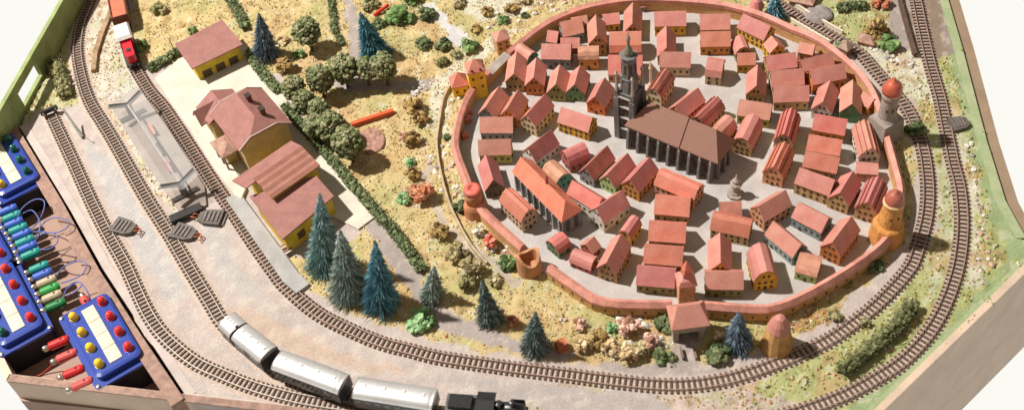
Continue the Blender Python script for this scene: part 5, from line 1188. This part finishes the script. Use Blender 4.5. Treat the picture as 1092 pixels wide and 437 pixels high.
# hedges
def hedge(pxs, wd, h, label, cols=None, dens=1.6, taper=False):
    P = resample([Vector((*W(x, y).xy, 0)) for x, y in pxs], .035); rr = random.Random(len(pxs)*7+int(pxs[0][0])); m = MB(); o0 = P[0].copy()
    for i, p in enumerate(P):
        t = (P[min(i+1, len(P)-1)]-P[max(i-1, 0)]).normalized(); nn = Vector((-t.y, t.x, 0)); p = p-o0
        for k in range(int(6*dens*wd/.1)):
            q = rr.uniform(-1, 1); z = h*rr.uniform(.25, .95)*(1-.3*abs(q)); c = p+nn*q*wd*.42+t*rr.uniform(-.02, .02)
            m.blob((c.x, c.y, z), rr.uniform(.014, .025)*(h/.1)**.3, 1, rr.choices((0, 1, 2), (5, 4, 2))[0], .3, .9, rr)
        for k in range(int(26*dens)):
            q = rr.uniform(-1, 1); z = h*rr.uniform(.1, 1.15)*(1-.25*abs(q)); c = p+nn*q*wd*.62+t*rr.uniform(-.02, .02)+Vector((0, 0, z)); s = .014
            m.add([c+Vector((rr.uniform(-1, 1), rr.uniform(-1, 1), rr.uniform(-.7, .9)))*s for _ in range(3)], [(0, 1, 2)], rr.choices((0, 1, 2), (4, 5, 2))[0])
    o = m.build('hedge', cols or BU['dark'], loc=o0); tag(o, label, 'hedge')
HG = tri('hedge_green', (.115, .145, .06), (.20, .235, .11), (.05, .065, .025))
hedge([(236, -12), (250, 8), (263, 32)], .11, .09, 'hedge running from the top edge down to the dark blue spruce', HG)
hedge([(267, 60), (280, 80), (298, 100)], .11, .10, 'short hedge between the dark blue spruce and the station roof', HG)
hedge([(305, 116), (322, 136), (345, 162), (372, 194), (400, 226), (428, 258), (450, 290)], .10, .10, 'long straight hedge running diagonally beside the station forecourt', HG)
hedge([(161, 76), (178, 66), (192, 58)], .10, .10, 'short hedge between the track and the yellow hut', HG)
hedge([(352, -10), (355, 15), (358, 38)], .07, .07, 'thin hedge left of the lilac path at the top', HG)
hedge([(361, 40), (366, 50)], .06, .06, 'tiny piece of hedge at the bend of the lilac path', HG)
hedge([(898, 398), (915, 386), (940, 365), (961, 345), (972, 326)], .12, .14, 'big olive hedge between the two curved tracks at lower right', tri('hedge_olive', (.125, .13, .05), (.21, .215, .10), (.05, .055, .02)))
hedge([(895, 12), (910, 9), (922, 8)], .12, .09, 'short dark hedge in the upper right field', HG)
hedge([(58, 70), (66, 84), (72, 105)], .16, .14, 'olive hedge between the end panel slot and the left curve', BU['olive'])
# fence / low stone line left of the wall
P = resample([Vector((*W(x, y).xy, 0)) for x, y in ((480, 92), (472, 108), (468, 130), (465, 155), (468, 180), (474, 205), (482, 228), (500, 262), (520, 285))], .04)
o = strip([(p.x, p.y) for p in P], .022, -.01, .05, 'low_wall', mat('low_wall_tan', (.46, .36, .24), .8, .25), None); tag(o, 'low tan garden wall curving down the meadow left of the town', 'wall')
# beam, bed, block, picnic things
a, b_ = W(375, 134, .02), W(420, 119, .02); c = (a+b_)/2; dd = b_-a
m = MB(); m.box(0, 0, .03, dd.length, .045, .05); o = m.build('timber_beam', mat('beam_orange_red', (.62, .10, .035), .5, .15), loc=(c.x, c.y, 0), rz=math.atan2(dd.y, dd.x)); tag(o, 'orange red beam lying on the meadow beside the olive trees', 'beam')
p = W(396, 151); m = MB(); m.lathe([(.165, 0), (.155, .02), (.10, .026)], seg=26); o = m.build('flower_bed', mat('bed_brown', (.36, .20, .15), .9, .45, 26, 90, .8), loc=(p.x, p.y, 0)); o.scale = (.95, 1.25, 1); tag(o, 'round reddish brown flower bed below the orange red beam', 'flower bed')
p = W(599, 371); m = MB(); m.box(0, 0, .05, .10, .09, .10, taper=.9); o = m.build('brick_block', mat('block_red', (.48, .14, .06), .7, .25), loc=(p.x, p.y, 0), rz=.3); tag(o, 'small red brick block beside the dark spruce near the ring track', 'block')
p = W(408, 14, .0); m = MB(); m.tube([(-.10, -.06, .03), (.08, .07, .05)], .022, 6); o = m.build('red_post', mat('red_paint', (.65, .05, .03), .5), loc=(p.x, p.y, 0)); tag(o, 'bright red post lying at the top edge beside the green bush', 'post')
# brown hut and shed by the far track
boxtower('little brown signal hut between the far track and the upper right wall', (901, 58), .12, .10, .12, .06, mat('hut_brown', (.38, .22, .15)), mat('hut_roof', (.36, .24, .19)), .7, name='signal_hut', cat='hut', rows=1)
boxtower('low brown shed beside the far track in the upper right field', (924, 46), .17, .13, .06, .06, mat('hut_brown', (.38, .22, .15)), mat('shed_roof', (.42, .24, .18)), -.6, name='shed', cat='shed', rows=0)
boxtower('brown roofed shed at the top edge beside the bridge rails', (856, 3), .26, .20, .08, .07, mat('hut_brown', (.38, .22, .15)), mat('shed_roof', (.42, .24, .18)), -.55, name='shed', cat='shed', rows=0)
p = W(873, 17); m = MB(); m.blob((0, 0, .01), .16, 2, 0, .1, .35); o = m.build('rock', mat('rock_grey', (.28, .24, .23), .85, .3, 12, 60, .5), loc=(p.x, p.y, 0), smooth=True); tag(o, 'flat grey rock beside the far track', 'rock')
p = W(938, 42); m = MB(); m.blob((0, 0, .01), .08, 2, 0, .25, .5); o = m.build('rock', mat('rock_white', (.66, .60, .54), .85, .2, 12, 60, .5), loc=(p.x+.1, p.y, 0)); tag(o, 'whitish rock between the pyramid bush and the green bush', 'rock')
# white bridge parapets along the far track
for k, sd in enumerate((-1, 1)):
    seg = [i for i, p in enumerate(mainW) if 838 < PX(p)[0] < 892 and PX(p)[1] < 60]
    P = []
    for i in seg:
        t = (mainW[min(i+1, len(mainW)-1)]-mainW[i-1]).normalized(); nn = Vector((-t.y, t.x, 0)); P.append(mainW[i]+nn*sd*.098)
    o = strip([(p.x, p.y) for p in P], .022, 0, .05, 'bridge_parapet', mat('parapet_cream', (.68, .60, .46), .7, .12), None, side=sd); tag(o, ('near', 'far')[k]+' cream parapet of the little bridge carrying the far track', 'parapet')
# retaining wall by the grey plateau, upper right
P = Wt([(951, -40), (958, 5), (966, 35), (974, 62)]); o = strip([(p.x, p.y) for p in P], .03, -.01, .07, 'retaining_wall', mat('retaining_dark', (.12, .07, .05), .8), None); tag(o, 'dark retaining wall beside the grey road in the upper right corner', 'wall')
P = Wt([(128, -12), (117, 14), (107, 38), (100, 60), (98, 78)]); o = strip([(p.x, p.y) for p in P], .06, -.01, .045, 'embankment', mat('embankment_brown', (.33, .22, .13), .9, .35, 12, 60, .6), None); tag(o, 'rough brown earth bank between the left curve and the red shunter', 'bank')
# stones
rr = random.Random(4); sm_ = [mat('rock_white', (.66, .60, .54)), mat('stone_pink', (.55, .38, .30), .85, .2), mat('stone_grey', (.36, .32, .28), .85, .2)]
m = MB()
for (ax_, ay_, bx_, by_, n) in ((455, 85, 500, 110, 10), (476, 150, 490, 215, 26), (500, 235, 540, 275, 30), (520, 25, 600, 2, 26), (660, 335, 700, 345, 20), (900, 30, 1000, 90, 50), (1028, 150, 1050, 290, 50), (690, 355, 712, 372, 20), (770, 385, 820, 392, 12), (600, 345, 700, 370, 24), (440, 95, 470, 200, 30)):
    for _ in range(n):
        t = rr.random(); x = ax_+(bx_-ax_)*t+rr.uniform(-8, 8); y = ay_+(by_-ay_)*t+rr.uniform(-7, 7); p = W(x, y)
        if inpoly(p.x, p.y, tp) or min(np.hypot(trk[:, 0]-p.x, trk[:, 1]-p.y)) < .14: continue
        s = rr.uniform(.010, .028); m.blob((p.x, p.y, s*.3), s, 1, rr.choices((0, 1, 2), (5, 2, 1))[0], .35, .7, rr)
o = m.build('loose_stones', sm_); tag(o, 'loose whitish stones and foam crumbs strewn over meadow and track edges', 'stones', kind='stuff')

# ------------------------------------------------------------------ control boxes, plugs, wires
blue = mat('control_blue', (.025, .055, .30), .25, .08, 5, 40, .03, spec=.5, coat=.4); blued = mat('control_dark', (.02, .02, .035), .45, .2)
strip_m = mat('label_cream', (.58, .54, .41), .5, .12); scr = mat('screw_metal', (.6, .6, .58), .25, .1, 10, 40, 0, metal=.9)
BT = {'red': mat('button_red', (.80, .035, .025), .18, .05, 8, 40, 0, coat=.6), 'yellow': mat('button_yellow', (.88, .60, .03), .2, .05, 8, 40, 0, coat=.6), 'green': mat('button_green', (.0, .10, .065), .18, .05, 8, 40, 0, coat=.6)}
ZT = .10
def rrect(hx, hy, r, n=4):
    P = []
    for (sx, sy, a0) in ((1, 1, 0), (-1, 1, pi/2), (-1, -1, pi), (1, -1, 3*pi/2)):
        for k in range(n+1): a = a0+pi/2*k/n; P.append((sx*(hx-r)+r*math.cos(a), sy*(hy-r)+r*math.sin(a)))
    return P
def control(cpx, dirpx, L, Wd_, left, right, label, lc=4):
    c = W(*cpx, ZT); e = W(*dirpx, ZT); d = e-c; rz = math.atan2(d.y, d.x)      # local +x runs down the box
    r = empty('control_box', label, 'control box', (c.x, c.y, -.30), rz); zt = ZT+.30
    hx, hy = L/2, Wd_/2
    m = MB(); m.prism(rrect(hx, hy, .03), 0, zt-.10); m.build('case', blued, r)
    m = MB(); m.prism(rrect(hx+.012, hy+.012, .04), zt-.098, zt-.07); m.build('base_plate', blue, r)
    m = MB(); P0 = rrect(hx-.05, hy-.045, .06); P1 = rrect(hx-.08, hy-.07, .05); n = len(P0)
    m.add([(x, y, zt-.069) for x, y in P0]+[(x, y, zt-.01) for x, y in P0]+[(x, y, zt) for x, y in P1], [(i, (i+1) % n, n+(i+1) % n, n+i) for i in range(n)]+[(n+i, n+(i+1) % n, 2*n+(i+1) % n, 2*n+i) for i in range(n)]+[tuple(range(2*n, 3*n))]); m.build('top_panel', blue, r)
    m = MB(); m.box(0, 0, zt+.004, L-.26, .125, .008); st = m.build('label_strip', strip_m, r)
    for k in range(1, 4): m = MB(); m.box(0, 0, 0, .006, .12, .003); m.build('divider', mat('label_line', (.42, .38, .28), .6), st, loc=(-(L-.26)/2+(L-.26)*k/4, 0, zt+.0095))
    for s, col in ((-1, right), (1, left)):
        for k in range(4):
            x = -hx+.16+(L-.34)*k/3
            m = MB(); m.lathe([(.046, 0), (.046, .006)], seg=16); m.lathe([(.034, .006), (.042, .030), (.036, .058), (.020, .076), (.002, .080)], seg=18); m.build('button', BT[col], r, smooth=True, loc=(x, -s*(hy-.125), zt))
    for sx in (-1, 1):
        for sy in (-1, 1): m = MB(); m.lathe([(.022, 0), (.020, .012), (.008, .016)], seg=12); m.build('screw', scr, r, loc=(sx*(hx-.02), sy*(hy-.02), zt-.068))
    return r
def box_from(Y4, R4, lc, rc, label):
    # photographed button columns: first and last of each column
    y0, y3, r0_, r3 = [W(*q, ZT) for q in (Y4[0], Y4[1], R4[0], R4[1])]
    c = (y0+y3+r0_+r3)/4; d = ((y3-y0)+(r3-r0_))/2; sep = ((r0_-y0)+(r3-y3))/2; dn = d.normalized(); nn = Vector((-dn.y, dn.x, 0)); wS = abs(sep.dot(nn)); print('box', d.length, wS)
    L = d.length+.34; Wd_ = wS+.25
    p = PX(c+dn); q = PX(c); return c, dn, L, Wd_
def mk(Y4, R4, lc, rc, label):
    c, dn, L, Wd_ = box_from(Y4, R4, lc, rc, label); a = PX(c); b = PX(c+dn*.5); return control(a, b, L, Wd_, lc, rc, label)
mk(((77.4, 336), (105, 386)), ((111.7, 326.6), (139.7, 374.8)), 'yellow', 'red', 'blue control box with four yellow and four red buttons at the bottom')
mk(((-22, 302), (5.7, 359)), ((7.5, 289.5), (32, 336.8)), 'green', 'red', 'blue control box with red and green buttons at the left picture edge')
mk(((-20, 161), (2.3, 196)), ((11.4, 151.7), (30.2, 186.5)), 'yellow', 'green', 'blue control box with green and yellow buttons at the upper left')
mk(((-52, 238), (-25, 290)), ((-24, 225), (0, 268)), 'red', 'red', 'blue control box mostly outside the left picture edge')
PC = dict(blue=(.05, .12, .50), teal=(.02, .30, .25), green=(.04, .33, .07), beige=(.52, .40, .28), dgreen=(.02, .20, .06), red=(.62, .03, .03), pink=(.66, .10, .09))
PM = {k: mat('plug_'+k, v, .3, .1, 10, 40, .03, coat=.3) for k, v in PC.items()}; brass = mat('plug_metal', (.62, .56, .46), .22, .1, 10, 40, 0, metal=.85)
zP = .02
def plug(px, col, label, L=.19, ang=None, wires=0):
    a = W(px[0]-5, px[1]+2.2, zP); b = W(px[0]+5, px[1]-2.2, zP); d = b-a; c = (a+b)/2
    if ang is not None: d = W(px[0]+ang[0], px[1]+ang[1], zP)-W(*px, zP)
    r = empty('wire_plug', label, 'plug', (c.x, c.y, zP), math.atan2(d.y, d.x), 'coloured plugs stacked along the control boxes')
    m = MB(); m.add(*xl([(-L/2, .038), (-L/2+.01, .045), (L/2-.03, .045), (L/2, .034)], 0, 0, 12)); m.build('sleeve', PM[col], r, smooth=False)
    m = MB(); m.add(*xl([(-L/2-.065, .014), (-L/2-.06, .028), (-L/2-.04, .034), (-L/2-.012, .028), (-L/2, .022)], 0, 0, 12)); m.build('pin', brass, r, smooth=True)
    m = MB(); m.add(*xl([(-.008, .012), (.008, .012)], 0, 0, 8)); hole = m.build('screw_hole', darkm, r, loc=(.03, 0, .040)); 
PL = [((9, 224), 'blue', 'topmost blue plug of the diagonal stack'), ((13, 231), 'teal', 'teal plug directly under the topmost blue one'), ((15.5, 238), 'blue', 'blue plug between the first two teal plugs'), ((20, 244), 'teal', 'teal plug where the blue wire loops begin'), ((24, 250), 'blue', 'blue plug crossed by a wire loop'), ((27, 257), 'teal', 'teal plug beneath the wire loops'), ((30, 263.5), 'blue', 'slim blue plug below the wire loops'), ((33, 271), 'teal', 'large teal plug above the gap in the stack'),
 ((42, 285), 'teal', 'teal plug just below the gap in the stack'), ((46, 292.5), 'blue', 'blue plug next to the red button box'), ((50, 300), 'beige', 'upper of the two beige plugs'), ((53.5, 308), 'green', 'bright green plug between the beige plugs'), ((56, 316), 'beige', 'lower of the two beige plugs'), ((60, 325), 'dgreen', 'dark green plug at the lower end of the stack'),
 ((63, 365), 'red', 'upper red plug at the foot of the yellow button box'), ((71.5, 379), 'pink', 'second red plug from the top at the yellow button box'), ((79, 396), 'red', 'third red plug from the top at the yellow button box'), ((88, 409), 'pink', 'lowest red plug near the front board')]
for px, col, lb in PL: plug(px, col, lb)
plug((91, 321), 'pink', 'single coral red plug at the top corner of the yellow button box', L=.10, ang=(4, 7))
wb_ = mat('wire_blue', (.12, .16, .42), .4, .1); wk = mat('wire_dark', (.10, .03, .025), .4, .1); wrd = mat('wire_red', (.5, .05, .04), .4, .1)
def wire(pts, mt, label, zs=None, r=.0065):
    P = [W(x, y, (zs[i] if zs else .02)) for i, (x, y) in enumerate(pts)]; P = [p for p in resample(P, .03)]
    m = MB(); m.tube(P, r, 6); o = m.build('loose_wire', mt, smooth=True); tag(o, label, 'wire', 'loose wires in the control tray')
g_ = .12
wire([(18, 240), (22, 224), (36, 213), (47, 214), (46, 226), (38, 240), (30, 246)], wb_, 'upper blue wire loop rising above the first plugs', [0, .1, .15, .15, .12, .05, 0])
wire([(24, 228), (34, 224), (42, 235), (42, 250), (38, 256)], wb_, 'small blue wire loop inside the upper loop', [0, .12, .15, .1, 0])
wire([(28, 247), (45, 247), (60, 248), (72, 242), (73, 235), (58, 232), (46, 238), (38, 252)], wb_, 'wide blue wire loop reaching toward the divider plank', [0, .05, .1, .12, .12, .1, .05, 0])
wire([(36, 258), (44, 250), (56, 248), (62, 256), (55, 264), (44, 266), (38, 260)], wb_, 'round blue wire loop in the middle of the plugs', [0, .08, .1, .1, .08, .04, 0])
wire([(58, 299), (66, 286), (80, 279), (92, 280), (88, 292), (74, 299), (64, 302)], wb_, 'pale blue wire loop beside the lower plugs', [0, .06, .1, .1, .08, .04, 0])
wire([(68, 312), (80, 301), (88, 303), (80, 311), (72, 316)], wb_, 'short blue wire loop beside the dark green plug', [0, .08, .1, .05, 0])
wire([(66, 322), (72, 306), (84, 300), (94, 312), (97, 322)], wb_, 'blue wire joining the dark green plug to the coral plug', [0, .1, .12, .1, .02])
wire([(30, 405), (45, 398), (56, 388), (60, 380)], wrd, 'thin red wire on the tray floor near the front board', [-.28, -.28, -.2, -.1])
wire([(48, 404), (58, 404), (66, 400), (72, 394)], wrd, 'second thin red wire leading to the lower red plugs', [-.28, -.28, -.2, -.1])
